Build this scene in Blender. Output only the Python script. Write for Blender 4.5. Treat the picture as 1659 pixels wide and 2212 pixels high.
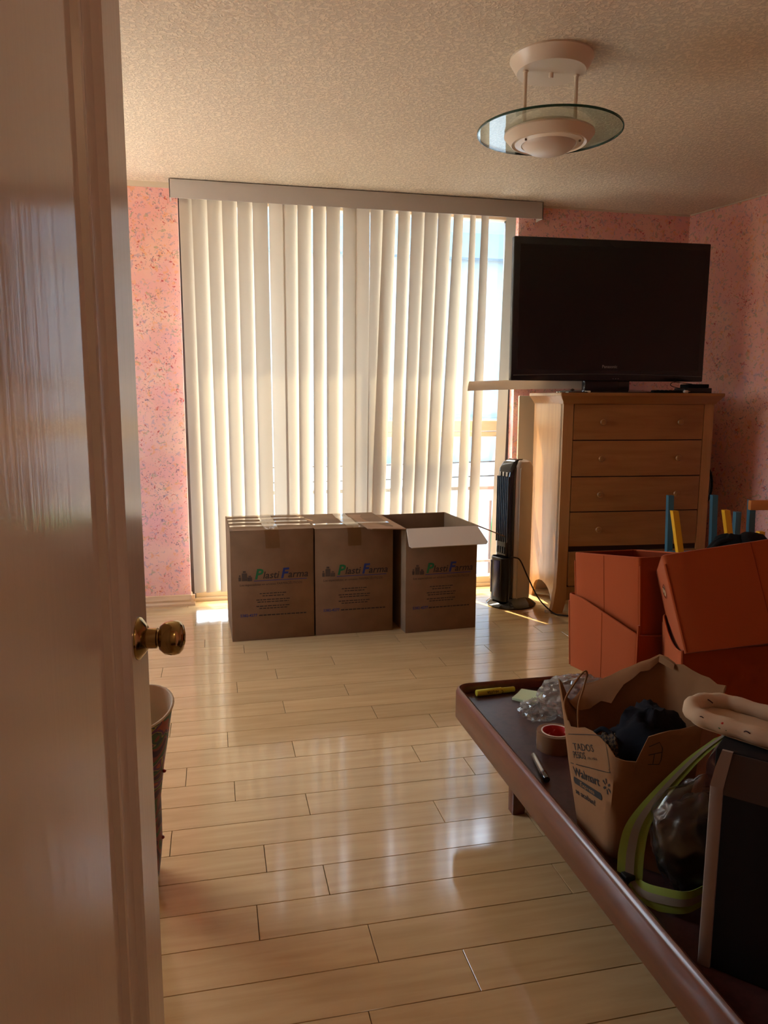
import bpy, bmesh, math, random
from mathutils import Vector, Matrix, noise

S = bpy.context.scene
for o in list(bpy.data.objects):
    bpy.data.objects.remove(o)
R = math.radians
V = Vector
COL = S.collection

# ------------------------------------------------------------------ camera
F_PX, W_PX, H_PX = 1640.0, 1659.0, 2212.0
cam_d = bpy.data.cameras.new('camera')
cam = bpy.data.objects.new('camera', cam_d)
COL.objects.link(cam)
cam_d.sensor_fit = 'VERTICAL'
cam_d.sensor_height = 36.0
cam_d.lens = F_PX / H_PX * 36.0
cam_d.clip_start = 0.02
cam_d.clip_end = 200
cam.matrix_world = (Matrix.Translation((0, 0, 1.25)) @ Matrix.Rotation(R(-12.65), 4, 'Z')
                    @ Matrix.Rotation(R(90 - 8.6), 4, 'X') @ Matrix.Rotation(R(0.2), 4, 'Z'))
S.camera = cam

# ------------------------------------------------------------------ light
SUN_DIR = V((0.36, -0.93, -1.70)).normalized()      # direction the light travels
world = bpy.data.worlds.new('sky')
S.world = world
world.use_nodes = True
wn = world.node_tree.nodes
sky = wn.new('ShaderNodeTexSky')
sky.sky_type = 'NISHITA'
sky.sun_disc = False
sky.sun_elevation = math.asin(-SUN_DIR.z)
sky.sun_rotation = math.atan2(-SUN_DIR.x, -SUN_DIR.y)
sky.air_density = 1.0
sky.dust_density = 3.0
bg = wn['Background']
bg.inputs['Strength'].default_value = 2.6
tint = wn.new('ShaderNodeMix')
tint.data_type = 'RGBA'
tint.blend_type = 'MULTIPLY'
tint.inputs['Factor'].default_value = 1.0
tint.inputs['B'].default_value = (1.0, 0.93, 0.82, 1.0)      # warm white balance of the photograph
world.node_tree.links.new(sky.outputs[0], tint.inputs['A'])
world.node_tree.links.new(tint.outputs['Result'], bg.inputs['Color'])
sun_d = bpy.data.lights.new('sun', 'SUN')
sun_d.energy = 20.0
sun_d.color = (1.0, 0.76, 0.48)
sun_d.angle = R(0.6)
sun = bpy.data.objects.new('sun', sun_d)
COL.objects.link(sun)
sun.rotation_euler = SUN_DIR.to_track_quat('-Z', 'Y').to_euler()
sun.location = (-3, 12, 14)
# the window opening guides the sky sampling (a portal gives off no light of its own)
for nm, sx, sy, loc, rot in (('window_portal', 2.06, 2.42, (0.865, 4.86, 1.21), (R(-90), 0, 0)),
                             ('fill_window_portal', 1.4, 1.6, (-1.625, 3.6, 1.40), (R(-90), 0, R(90)))):
    por_d = bpy.data.lights.new(nm, 'AREA')
    por_d.shape = 'RECTANGLE'
    por_d.size, por_d.size_y = sx, sy
    por = bpy.data.objects.new(nm, por_d)
    COL.objects.link(por)
    por.location = loc
    por.rotation_euler = rot
    por_d.cycles.is_portal = True

S.view_settings.view_transform = 'Standard'
S.view_settings.look = 'None'
S.view_settings.gamma = 1.0
S.view_settings.use_curve_mapping = False
S.view_settings.exposure = 0.0
S.cycles.adaptive_threshold = 0.025
S.cycles.max_bounces = 9
S.cycles.diffuse_bounces = 5
S.cycles.glossy_bounces = 3
S.cycles.transparent_max_bounces = 9
S.cycles.sample_clamp_indirect = 8.0
S.cycles.caustics_reflective = False
S.cycles.caustics_refractive = False

# ------------------------------------------------------------------ materials
MATS = {}


def srgb(c):
    return tuple(((v / 12.92) if v <= 0.04045 else ((v + 0.055) / 1.055) ** 2.4) for v in (x / 255.0 for x in c)) + (1.0,)


def mat(name, col, rough=0.5, metal=0.0, spec=0.5, bump=None, vary=None, coat=0.0, sheen=0.0, trans=0.0, ior=1.45):
    """col in sRGB 0-255. bump=(scale, strength, distance); vary=(scale, second colour, low, high)"""
    m = bpy.data.materials.new(name)
    m.use_nodes = True
    nt = m.node_tree
    p = nt.nodes['Principled BSDF']
    p.inputs['Base Color'].default_value = srgb(col)
    p.inputs['Roughness'].default_value = rough
    p.inputs['Metallic'].default_value = metal
    p.inputs['Specular IOR Level'].default_value = spec
    p.inputs['Coat Weight'].default_value = coat
    p.inputs['Coat Roughness'].default_value = 0.12
    p.inputs['Sheen Weight'].default_value = sheen
    p.inputs['Transmission Weight'].default_value = trans
    p.inputs['IOR'].default_value = ior
    tc = nt.nodes.new('ShaderNodeTexCoord')
    if vary:
        n = nt.nodes.new('ShaderNodeTexNoise')
        n.inputs['Scale'].default_value = vary[0]
        n.inputs['Detail'].default_value = 4
        nt.links.new(tc.outputs['Object'], n.inputs['Vector'])
        r = nt.nodes.new('ShaderNodeValToRGB')
        r.color_ramp.elements[0].position = vary[2]
        r.color_ramp.elements[1].position = vary[3]
        r.color_ramp.elements[0].color = srgb(col)
        r.color_ramp.elements[1].color = srgb(vary[1])
        nt.links.new(n.outputs['Fac'], r.inputs['Fac'])
        nt.links.new(r.outputs['Color'], p.inputs['Base Color'])
    if bump:
        n2 = nt.nodes.new('ShaderNodeTexNoise')
        n2.inputs['Scale'].default_value = bump[0]
        n2.inputs['Detail'].default_value = 5
        nt.links.new(tc.outputs['Object'], n2.inputs['Vector'])
        b = nt.nodes.new('ShaderNodeBump')
        b.inputs['Strength'].default_value = bump[1]
        b.inputs['Distance'].default_value = bump[2]
        nt.links.new(n2.outputs['Fac'], b.inputs['Height'])
        nt.links.new(b.outputs['Normal'], p.inputs['Normal'])
    MATS[name] = m
    return m


def grain(name, col, col2, axis=(1, 12, 12), scale=6.0, rough=0.4, coat=0.0, use_random=False, bump=0.0, lo=0.35, hi=0.7, spec=0.5):
    """wood: noise stretched along one local axis"""
    m = mat(name, col, rough, coat=coat, spec=spec)
    nt = m.node_tree
    p = nt.nodes['Principled BSDF']
    tc = nt.nodes['Texture Coordinate']
    mp = nt.nodes.new('ShaderNodeMapping')
    mp.inputs['Scale'].default_value = axis
    nt.links.new(tc.outputs['Object'], mp.inputs['Vector'])
    vec = mp.outputs['Vector']
    oi = None
    if use_random:
        oi = nt.nodes.new('ShaderNodeObjectInfo')
        ad = nt.nodes.new('ShaderNodeVectorMath')
        ad.operation = 'ADD'
        mu = nt.nodes.new('ShaderNodeMath')
        mu.operation = 'MULTIPLY'
        mu.inputs[1].default_value = 57.0
        nt.links.new(oi.outputs['Random'], mu.inputs[0])
        nt.links.new(vec, ad.inputs[0])
        nt.links.new(mu.outputs[0], ad.inputs[1])
        vec = ad.outputs[0]
    n = nt.nodes.new('ShaderNodeTexNoise')
    n.inputs['Scale'].default_value = scale
    n.inputs['Detail'].default_value = 6
    n.inputs['Distortion'].default_value = 0.4
    nt.links.new(vec, n.inputs['Vector'])
    r = nt.nodes.new('ShaderNodeValToRGB')
    r.color_ramp.elements[0].position = lo
    r.color_ramp.elements[1].position = hi
    r.color_ramp.elements[0].color = srgb(col)
    r.color_ramp.elements[1].color = srgb(col2)
    nt.links.new(n.outputs['Fac'], r.inputs['Fac'])
    out = r.outputs['Color']
    if use_random:
        hs = nt.nodes.new('ShaderNodeHueSaturation')
        mr = nt.nodes.new('ShaderNodeMapRange')
        mr.inputs['To Min'].default_value = 0.94
        mr.inputs['To Max'].default_value = 1.05
        nt.links.new(oi.outputs['Random'], mr.inputs['Value'])
        nt.links.new(mr.outputs[0], hs.inputs['Value'])
        nt.links.new(out, hs.inputs['Color'])
        out = hs.outputs['Color']
    nt.links.new(out, p.inputs['Base Color'])
    if bump:
        b = nt.nodes.new('ShaderNodeBump')
        b.inputs['Strength'].default_value = bump
        b.inputs['Distance'].default_value = 0.002
        nt.links.new(n.outputs['Fac'], b.inputs['Height'])
        nt.links.new(b.outputs['Normal'], p.inputs['Normal'])
    return m


def wallpaper(name):
    m = mat(name, (226, 148, 138), 0.75, spec=0.25)
    nt = m.node_tree
    p = nt.nodes['Principled BSDF']
    tc = nt.nodes['Texture Coordinate']
    cur = None

    def nz(scale, detail=3, off=0.0, dist=0.0):
        mp = nt.nodes.new('ShaderNodeMapping')
        mp.inputs['Location'].default_value = (off, off * 1.7, off * 0.6)
        nt.links.new(tc.outputs['Object'], mp.inputs['Vector'])
        n = nt.nodes.new('ShaderNodeTexNoise')
        n.inputs['Scale'].default_value = scale
        n.inputs['Detail'].default_value = detail
        n.inputs['Distortion'].default_value = dist
        nt.links.new(mp.outputs['Vector'], n.inputs['Vector'])
        return n.outputs['Fac']

    def mask(src, lo, hi):
        r = nt.nodes.new('ShaderNodeMapRange')
        r.interpolation_type = 'SMOOTHSTEP'
        r.inputs['From Min'].default_value = lo
        r.inputs['From Max'].default_value = hi
        nt.links.new(src, r.inputs['Value'])
        return r.outputs[0]

    def mul(a, b):
        q = nt.nodes.new('ShaderNodeMath')
        q.operation = 'MULTIPLY'
        nt.links.new(a, q.inputs[0])
        if isinstance(b, float):
            q.inputs[1].default_value = b
        else:
            nt.links.new(b, q.inputs[1])
        return q.outputs[0]

    def over(base, col, fac):
        x = nt.nodes.new('ShaderNodeMix')
        x.data_type = 'RGBA'
        nt.links.new(fac, x.inputs['Factor'])
        if base is None:
            x.inputs['A'].default_value = srgb((242, 180, 170))
        else:
            nt.links.new(base, x.inputs['A'])
        x.inputs['B'].default_value = srgb(col)
        return x.outputs['Result']

    cur = over(cur, (246, 196, 178), mask(nz(5, 3, 1.3), 0.4, 0.65))
    cur = over(cur, (238, 178, 184), mul(mask(nz(11, 3, 7.7), 0.48, 0.66), 0.45))
    cur = over(cur, (242, 170, 120), mul(mask(nz(26, 3, 3.1, 0.6), 0.57, 0.66), 0.65))
    cur = over(cur, (196, 164, 178), mul(mask(nz(34, 3, 11.0, 0.8), 0.59, 0.66), 0.65))
    cur = over(cur, (176, 166, 134), mul(mask(nz(38, 3, 23.0, 0.8), 0.60, 0.67), 0.6))
    clus = mask(nz(9, 2, 31.0), 0.46, 0.58)
    cur = over(cur, (196, 46, 52), mul(mul(mask(nz(60, 4, 17.0, 1.2), 0.60, 0.65), clus), 0.78))
    clus2 = mask(nz(8, 2, 41.0), 0.46, 0.58)
    cur = over(cur, (92, 70, 104), mul(mul(mask(nz(62, 4, 51.0, 1.2), 0.61, 0.66), clus2), 0.62))
    nt.links.new(cur, p.inputs['Base Color'])
    return m


def stucco(name, col):
    m = mat(name, col, 0.9, spec=0.2)
    nt = m.node_tree
    p = nt.nodes['Principled BSDF']
    tc = nt.nodes['Texture Coordinate']
    n = nt.nodes.new('ShaderNodeTexNoise')
    n.inputs['Scale'].default_value = 70
    n.inputs['Detail'].default_value = 3
    n.inputs['Roughness'].default_value = 0.55
    n.inputs['Distortion'].default_value = 0.7
    nt.links.new(tc.outputs['Object'], n.inputs['Vector'])
    r = nt.nodes.new('ShaderNodeMapRange')
    r.interpolation_type = 'SMOOTHSTEP'
    r.inputs['From Min'].default_value = 0.42
    r.inputs['From Max'].default_value = 0.60
    nt.links.new(n.outputs['Fac'], r.inputs['Value'])
    b = nt.nodes.new('ShaderNodeBump')
    b.inputs['Strength'].default_value = 0.55
    b.inputs['Distance'].default_value = 0.004
    nt.links.new(r.outputs[0], b.inputs['Height'])
    nt.links.new(b.outputs['Normal'], p.inputs['Normal'])
    x = nt.nodes.new('ShaderNodeMix')
    x.data_type = 'RGBA'
    x.inputs['A'].default_value = srgb(tuple(int(v * 0.92) for v in col))
    x.inputs['B'].default_value = srgb(col)
    nt.links.new(r.outputs[0], x.inputs['Factor'])
    nt.links.new(x.outputs['Result'], p.inputs['Base Color'])
    return m


def clear(name, tint=(245, 250, 250), fac=0.12, rough=0.02, milk=0.0):
    """thin clear sheet: transparent plus a Fresnel reflection"""
    m = bpy.data.materials.new(name)
    m.use_nodes = True
    nt = m.node_tree
    nt.nodes.clear()
    o = nt.nodes.new('ShaderNodeOutputMaterial')
    t = nt.nodes.new('ShaderNodeBsdfTransparent')
    t.inputs['Color'].default_value = srgb(tint)
    g = nt.nodes.new('ShaderNodeBsdfGlossy')
    g.inputs['Roughness'].default_value = rough
    g.inputs['Color'].default_value = (1, 1, 1, 1)
    lw = nt.nodes.new('ShaderNodeLayerWeight')
    lw.inputs['Blend'].default_value = 0.5
    pw = nt.nodes.new('ShaderNodeMath')
    pw.operation = 'POWER'
    pw.inputs[1].default_value = 5.0
    nt.links.new(lw.outputs['Facing'], pw.inputs[0])
    ad = nt.nodes.new('ShaderNodeMath')
    ad.operation = 'MULTIPLY_ADD'
    ad.use_clamp = True
    ad.inputs[1].default_value = 0.9
    ad.inputs[2].default_value = 0.04 + fac
    nt.links.new(pw.outputs[0], ad.inputs[0])
    x = nt.nodes.new('ShaderNodeMixShader')
    nt.links.new(ad.outputs[0], x.inputs[0])
    nt.links.new(t.outputs[0], x.inputs[1])
    nt.links.new(g.outputs[0], x.inputs[2])
    last = x.outputs[0]
    if milk:
        d = nt.nodes.new('ShaderNodeBsdfTranslucent')
        d.inputs['Color'].default_value = srgb((235, 230, 224))
        y = nt.nodes.new('ShaderNodeMixShader')
        y.inputs[0].default_value = milk
        nt.links.new(last, y.inputs[1])
        nt.links.new(d.outputs[0], y.inputs[2])
        last = y.outputs[0]
    nt.links.new(last, o.inputs[0])
    MATS[name] = m
    return m


def translucent(name, col, tcol, fac=0.4, gloss=0.04):
    m = bpy.data.materials.new(name)
    m.use_nodes = True
    nt = m.node_tree
    nt.nodes.clear()
    o = nt.nodes.new('ShaderNodeOutputMaterial')
    d = nt.nodes.new('ShaderNodeBsdfDiffuse')
    d.inputs['Color'].default_value = srgb(col)
    t = nt.nodes.new('ShaderNodeBsdfTranslucent')
    t.inputs['Color'].default_value = srgb(tcol)
    g = nt.nodes.new('ShaderNodeBsdfGlossy')
    g.inputs['Roughness'].default_value = 0.35
    x = nt.nodes.new('ShaderNodeMixShader')
    x.inputs[0].default_value = fac
    y = nt.nodes.new('ShaderNodeMixShader')
    y.inputs[0].default_value = gloss
    nt.links.new(d.outputs[0], x.inputs[1])
    nt.links.new(t.outputs[0], x.inputs[2])
    nt.links.new(x.outputs[0], y.inputs[1])
    nt.links.new(g.outputs[0], y.inputs[2])
    nt.links.new(y.outputs[0], o.inputs[0])
    MATS[name] = m
    return m


def checks(name, a, b, scale):
    m = mat(name, a, 0.9, spec=0.1)
    nt = m.node_tree
    c = nt.nodes.new('ShaderNodeTexChecker')
    c.inputs['Scale'].default_value = scale
    c.inputs['Color1'].default_value = srgb(a)
    c.inputs['Color2'].default_value = srgb(b)
    nt.links.new(nt.nodes['Texture Coordinate'].outputs['Object'], c.inputs['Vector'])
    nt.links.new(c.outputs['Color'], nt.nodes['Principled BSDF'].inputs['Base Color'])
    return m


def paisley(name):
    m = mat(name, (70, 50, 80), 0.45)
    nt = m.node_tree
    tc = nt.nodes['Texture Coordinate']
    n = nt.nodes.new('ShaderNodeTexNoise')
    n.inputs['Scale'].default_value = 9
    n.inputs['Detail'].default_value = 1
    n.inputs['Distortion'].default_value = 2.2
    nt.links.new(tc.outputs['Object'], n.inputs['Vector'])
    r = nt.nodes.new('ShaderNodeValToRGB')
    r.color_ramp.interpolation = 'CONSTANT'
    stops = [(0.0, (62, 34, 60)), (0.36, (120, 60, 62)), (0.42, (64, 88, 60)), (0.47, (40, 56, 74)), (0.50, (140, 130, 70)), (0.52, (92, 50, 92)), (0.58, (150, 72, 60)), (0.63, (70, 100, 76)), (0.7, (150, 140, 150))]
    e = r.color_ramp.elements
    e[0].position, e[0].color = stops[0][0], srgb(stops[0][1])
    e[1].position, e[1].color = stops[1][0], srgb(stops[1][1])
    for s, c in stops[2:]:
        q = e.new(s)
        q.color = srgb(c)
    nt.links.new(n.outputs['Fac'], r.inputs['Fac'])
    nt.links.new(r.outputs['Color'], nt.nodes['Principled BSDF'].inputs['Base Color'])
    return m


def glow(name, col, strength):
    m = mat(name, col, 0.4)
    p = m.node_tree.nodes['Principled BSDF']
    p.inputs['Emission Color'].default_value = srgb(col)
    p.inputs['Emission Strength'].default_value = strength
    return m


glow('fill_lamp_glow', (255, 226, 190), 16.0)  # glow of the added hall fill lamp
wallpaper('wallpaper')
stucco('stucco', (240, 226, 204))
mat('plain_wall', (232, 216, 196), 0.85, spec=0.2)
mat('white_trim', (222, 205, 180), 0.6)
grain('laminate', (200, 168, 120), (188, 154, 106), axis=(1.6, 16, 1), scale=2.2, rough=0.11, use_random=True, spec=0.65, lo=0.35, hi=0.68)
mat('joint', (92, 68, 48), 0.8)
mat('door_paint', (214, 202, 192), 0.15, spec=0.65)
mat('brass', (172, 148, 98), 0.14, metal=1.0)
_m = MATS['door_paint']
_nt = _m.node_tree
_mp = _nt.nodes.new('ShaderNodeMapping')
_mp.inputs['Scale'].default_value = (60, 60, 3)
_nz = _nt.nodes.new('ShaderNodeTexNoise')
_nz.inputs['Scale'].default_value = 1.0
_nz.inputs['Detail'].default_value = 4
_bp = _nt.nodes.new('ShaderNodeBump')
_bp.inputs['Strength'].default_value = 0.10
_bp.inputs['Distance'].default_value = 0.004
_nt.links.new(_nt.nodes['Texture Coordinate'].outputs['Object'], _mp.inputs['Vector'])
_nt.links.new(_mp.outputs['Vector'], _nz.inputs['Vector'])
_nt.links.new(_nz.outputs['Fac'], _bp.inputs['Height'])
_nt.links.new(_bp.outputs['Normal'], _nt.nodes['Principled BSDF'].inputs['Normal'])
grain('beige_wood', (222, 190, 150), (208, 172, 130), axis=(1, 8, 8), scale=5, rough=0.4)
mat('champagne_metal', (196, 178, 148), 0.4, metal=0.0)
mat('dark_metal', (64, 60, 60), 0.45, metal=0.3)
clear('window_glass', (244, 250, 252), 0.0, 0.0)
translucent('slat_pvc', (222, 212, 196), (230, 218, 198), 0.088, 0.04)
mat('valance_pvc', (188, 180, 172), 0.4)
mat('lamp_white', (232, 218, 198), 0.28)
clear('lamp_glass', (238, 246, 242), 0.03, 0.0)
mat('glass_edge', (30, 84, 70), 0.15, trans=0.4)
mat('frosted', (226, 216, 204), 0.35)
mat('screw', (110, 84, 64), 0.4, metal=0.6)
grain('maple', (162, 112, 62), (148, 98, 50), axis=(1, 10, 10), scale=3.0, rough=0.35, bump=0.05)
grain('maple_v', (184, 134, 82), (170, 120, 70), axis=(10, 10, 1), scale=3.0, rough=0.35, bump=0.05)
mat('gap_dark', (60, 36, 20), 0.9)
mat('tv_black', (30, 28, 30), 0.24)
mat('tv_screen', (18, 18, 21), 0.3, spec=0.5)
mat('tv_line', (92, 88, 86), 0.3)
mat('logo_grey', (150, 145, 140), 0.4)
mat('black_plastic', (26, 25, 26), 0.3)
mat('black_gloss', (24, 25, 28), 0.1, coat=0.6)
mat('black_matte', (18, 17, 17), 0.85, spec=0.2)
mat('white_plastic', (232, 226, 216), 0.4)
mat('silver_plastic', (196, 184, 168), 0.32, metal=0.35)
mat('fan_grille', (66, 74, 86), 0.35)
mat('fan_blue', (52, 50, 84), 0.25)
mat('cardboard', (134, 106, 79), 0.85, spec=0.2, vary=(7, (124, 97, 71), 0.4, 0.65), bump=(90, 0.05, 0.002))
mat('cardboard_in', (158, 124, 94), 0.85, spec=0.2, vary=(7, (148, 114, 84), 0.4, 0.65))
mat('cardboard_white', (226, 214, 196), 0.8, spec=0.2)
clear('tape_clear', (246, 236, 216), 0.02, 0.12)
mat('ink_green', (36, 110, 66), 0.8)
mat('ink_blue', (46, 60, 120), 0.8)
mat('ink_grey', (56, 48, 42), 0.8)
mat('ink_emblem', (84, 70, 60), 0.8)
grain('mahogany', (104, 56, 38), (90, 46, 31), axis=(10, 1, 10), scale=5, rough=0.32, coat=0.25)
mat('deck_board', (72, 46, 42), 0.34, vary=(60, (58, 36, 33), 0.42, 0.68), bump=(260, 0.06, 0.001))
mat('lime_plastic', (196, 188, 60), 0.35)
mat('ink_black', (26, 22, 20), 0.7)
mat('paper_green', (190, 204, 160), 0.8)
clear('clear_wrap', (244, 242, 238), 0.03, 0.16, 0.16)
mat('tape_brown', (126, 92, 64), 0.25)
mat('label_red', (196, 62, 58), 0.55, vary=(60, (232, 150, 140), 0.58, 0.62))
mat('core_white', (220, 205, 190), 0.7)
mat('silver_barrel', (150, 140, 130), 0.25, metal=0.8)
mat('kraft', (142, 104, 70), 0.85, spec=0.2, vary=(9, (130, 94, 62), 0.4, 0.7), bump=(14, 0.25, 0.006))
mat('navy_cloth', (31, 32, 38), 0.95, spec=0.1, bump=(40, 0.4, 0.004))
checks('check_cloth', (96, 78, 58), (50, 44, 42), 150)
mat('lime_fabric', (118, 132, 26), 0.75, sheen=0.2)
mat('grey_reflective', (118, 108, 88), 0.5)
mat('dark_plastic_bag', (36, 31, 28), 0.32, bump=(9, 0.5, 0.012))
clear('bag_film', (226, 220, 212), 0.02, 0.2)
mat('black_fabric', (30, 26, 25), 0.9, spec=0.15, bump=(300, 0.15, 0.001))
mat('grey_edge', (140, 128, 120), 0.45)
mat('charcoal_band', (66, 58, 54), 0.8)
mat('cream_quilt', (190, 168, 142), 0.9, spec=0.1, bump=(38, 0.3, 0.004))
mat('red_thread', (190, 50, 36), 0.8)
mat('green_thread', (52, 96, 56), 0.8)
mat('dark_thread', (60, 36, 38), 0.8)
mat('orange_fabric', (166, 74, 26), 0.8, spec=0.2, sheen=0.15, bump=(500, 0.08, 0.0006))
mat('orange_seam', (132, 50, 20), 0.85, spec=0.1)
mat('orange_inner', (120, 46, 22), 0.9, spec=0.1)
mat('chrome', (210, 205, 200), 0.12, metal=1.0)
mat('blue_paint', (62, 106, 124), 0.45)
mat('yellow_paint', (226, 170, 36), 0.45)
mat('orange_wood', (196, 120, 60), 0.5)
paisley('paisley')
mat('boot_lining', (206, 190, 160), 0.8)
mat('red_bead', (140, 34, 30), 0.3)
mat('cable_black', (40, 34, 30), 0.5)
mat('concrete_blue', (166, 182, 194), 0.9, spec=0.1, vary=(0.8, (154, 172, 186), 0.4, 0.7))
mat('concrete_dark', (134, 152, 166), 0.9, spec=0.1)
mat('white_roof', (236, 234, 226), 0.9, spec=0.1)
mat('tank_grey', (160, 166, 170), 0.7)
mat('green_cloth', (22, 160, 96), 0.8)
mat('rail_metal', (120, 106, 98), 0.5)
mat('cream_board', (206, 186, 152), 0.7)


# ------------------------------------------------------------------ mesh helpers
class MB:
    def __init__(self):
        self.bm = bmesh.new()

    def _xf(self, verts, M):
        if M is not None:
            for v in verts:
                v.co = M @ v.co

    def box(self, x0, x1, y0, y1, z0, z1, bev=0.0, M=None, seg=2):
        b = bmesh.new()
        c = [b.verts.new(p) for p in ((x0, y0, z0), (x1, y0, z0), (x1, y1, z0), (x0, y1, z0), (x0, y0, z1), (x1, y0, z1), (x1, y1, z1), (x0, y1, z1))]
        for f in ((0, 3, 2, 1), (4, 5, 6, 7), (0, 1, 5, 4), (1, 2, 6, 5), (2, 3, 7, 6), (3, 0, 4, 7)):
            b.faces.new([c[i] for i in f])
        if bev > 0:
            bmesh.ops.bevel(b, geom=list(b.edges), offset=bev, segments=seg, affect='EDGES', profile=0.5)
        self.add(b, M)
        return self

    def add(self, b, M=None):
        if M is not None:
            b.transform(M)
        me = bpy.data.meshes.new('tmp')
        b.to_mesh(me)
        b.free()
        self.bm.from_mesh(me)
        bpy.data.meshes.remove(me)

    def loft(self, rings, cap0=True, cap1=True, closed=True, M=None):
        b = bmesh.new()
        vs = [[b.verts.new(p) for p in r] for r in rings]
        n = len(rings[0])
        for i in range(len(rings) - 1):
            for j in range(n if closed else n - 1):
                k = (j + 1) % n
                b.faces.new((vs[i][j], vs[i][k], vs[i + 1][k], vs[i + 1][j]))
        if cap0 and closed:
            b.faces.new(list(reversed(vs[0])))
        if cap1 and closed:
            b.faces.new(vs[-1])
        bmesh.ops.recalc_face_normals(b, faces=b.faces)
        self.add(b, M)
        return self

    def lathe(self, prof, n=40, M=None, cap0=True, cap1=True):
        rings = [[V((r * math.cos(2 * math.pi * k / n), r * math.sin(2 * math.pi * k / n), z)) for k in range(n)] for r, z in prof]
        return self.loft(rings, cap0, cap1, True, M)

    def tube(self, pts, r, n=8, cap=True):
        pts = [V(p) for p in pts]
        rings = []
        up = V((0.123, 0.31, 0.94))
        prev = None
        for i, p in enumerate(pts):
            d = (pts[min(i + 1, len(pts) - 1)] - pts[max(i - 1, 0)]).normalized()
            if prev is None:
                a = d.cross(up).normalized()
            else:
                a = (prev - d * prev.dot(d)).normalized()
            prev = a
            bb = d.cross(a)
            rr = r[i] if isinstance(r, (list, tuple)) else r
            rings.append([p + (a * math.cos(2 * math.pi * k / n) + bb * math.sin(2 * math.pi * k / n)) * rr for k in range(n)])
        return self.loft(rings, cap, cap)

    def prism(self, pts, d, M=None):
        """polygon points (3D) extruded by vector d"""
        d = V(d)
        return self.loft([[V(p) for p in pts], [V(p) + d for p in pts]], True, True, True, M)

    def sheet(self, grid, th=0.0):
        """grid of points -> surface, thickened along the vertex normals"""
        b = bmesh.new()
        vs = [[b.verts.new(p) for p in row] for row in grid]
        for i in range(len(grid) - 1):
            for j in range(len(grid[0]) - 1):
                b.faces.new((vs[i][j], vs[i][j + 1], vs[i + 1][j + 1], vs[i + 1][j]))
        if th:
            bmesh.ops.recalc_face_normals(b, faces=b.faces)
            b.normal_update()
            bmesh.ops.solidify(b, geom=list(b.faces), thickness=th)
        self.add(b)
        return self

    def mesh(self, name, smooth=True, angle=38):
        bm = self.bm
        bmesh.ops.recalc_face_normals(bm, faces=bm.faces)
        if smooth:
            lim = R(angle)
            for f in bm.faces:
                f.smooth = True
            for e in bm.edges:
                if len(e.link_faces) == 2 and e.calc_face_angle(0.0) > lim:
                    e.smooth = False
        me = bpy.data.meshes.new(name)
        bm.to_mesh(me)
        bm.free()
        return me

    def build(self, name, m, parent=None, smooth=True, angle=38):
        return link(name, self.mesh(name, smooth, angle), m, parent)


def link(name, me, m=None, parent=None):
    o = bpy.data.objects.new(name, me)
    COL.objects.link(o)
    if m is not None and me is not None:
        mm = MATS[m] if isinstance(m, str) else m
        if not me.materials:
            me.materials.append(mm)
    if parent is not None:
        o.parent = parent
    return o


def tag(o, label, cat, group=None):
    o['label'] = label
    o['category'] = cat
    if group:
        o['group'] = group
    return o


def struct(o, label=None):
    o['kind'] = 'structure'
    if label:
        o['label'] = label
    return o


def thing(name, label, cat, loc=(0, 0, 0), rz=0.0, group=None, rot=None):
    o = bpy.data.objects.new(name, None)
    COL.objects.link(o)
    o.empty_display_size = 0.05
    o.location = loc
    o.rotation_euler = rot if rot else (0, 0, rz)
    return tag(o, label, cat, group)


def rrect(w, d, r, n=5, cx=0.0, cy=0.0, z=0.0):
    """rounded rectangle ring, centred"""
    pts = []
    for (sx, sy, a0) in ((1, 1, 0), (-1, 1, 90), (-1, -1, 180), (1, -1, 270)):
        for k in range(n + 1):
            a = R(a0 + 90.0 * k / n)
            pts.append(V((cx + sx * (w / 2 - r) + r * math.cos(a), cy + sy * (d / 2 - r) + r * math.sin(a), z)))
    return pts


def bez(pts, n=10):
    """Catmull-Rom through the points"""
    P = [V(p) for p in pts]
    P = [P[0] * 2 - P[1]] + P + [P[-1] * 2 - P[-2]]
    out = []
    for i in range(1, len(P) - 2):
        for k in range(n):
            t = k / n
            a, b, c, d = P[i - 1], P[i], P[i + 1], P[i + 2]
            out.append(0.5 * ((2 * b) + (-a + c) * t + (2 * a - 5 * b + 4 * c - d) * t * t + (-a + 3 * b - 3 * c + d) * t ** 3))
    out.append(P[-2])
    return out


def text(name, s, size, M, m, parent=None, shear=0.0, align='LEFT', bold=0.0, sx=1.0):
    cu = bpy.data.curves.new('txt', 'FONT')
    cu.body = s
    cu.size = size
    cu.shear = shear
    cu.align_x = align
    cu.offset = bold
    cu.resolution_u = 2
    ob = bpy.data.objects.new('txt', cu)
    COL.objects.link(ob)
    me = bpy.data.meshes.new_from_object(ob)
    bpy.data.objects.remove(ob)
    bpy.data.curves.remove(cu)
    me.transform(M @ Matrix.Diagonal((sx, 1, 1, 1)))
    me.materials.clear()
    return link(name, me, m, parent)


def RX(a):
    return Matrix.Rotation(R(a), 4, 'X')


def RY(a):
    return Matrix.Rotation(R(a), 4, 'Y')


def RZ(a):
    return Matrix.Rotation(R(a), 4, 'Z')


def T(x, y, z):
    return Matrix.Translation((x, y, z))


FRONT = RX(90)          # text lies in the XZ plane facing -Y
rnd = random.Random(7)

# ================================================================== the room
CEIL = 2.43
WY = 4.62               # room face of the window wall


def wall_r_x(y):        # room face of the slanting right wall
    return 3.075 + (4.616 - y) * 0.199


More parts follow.
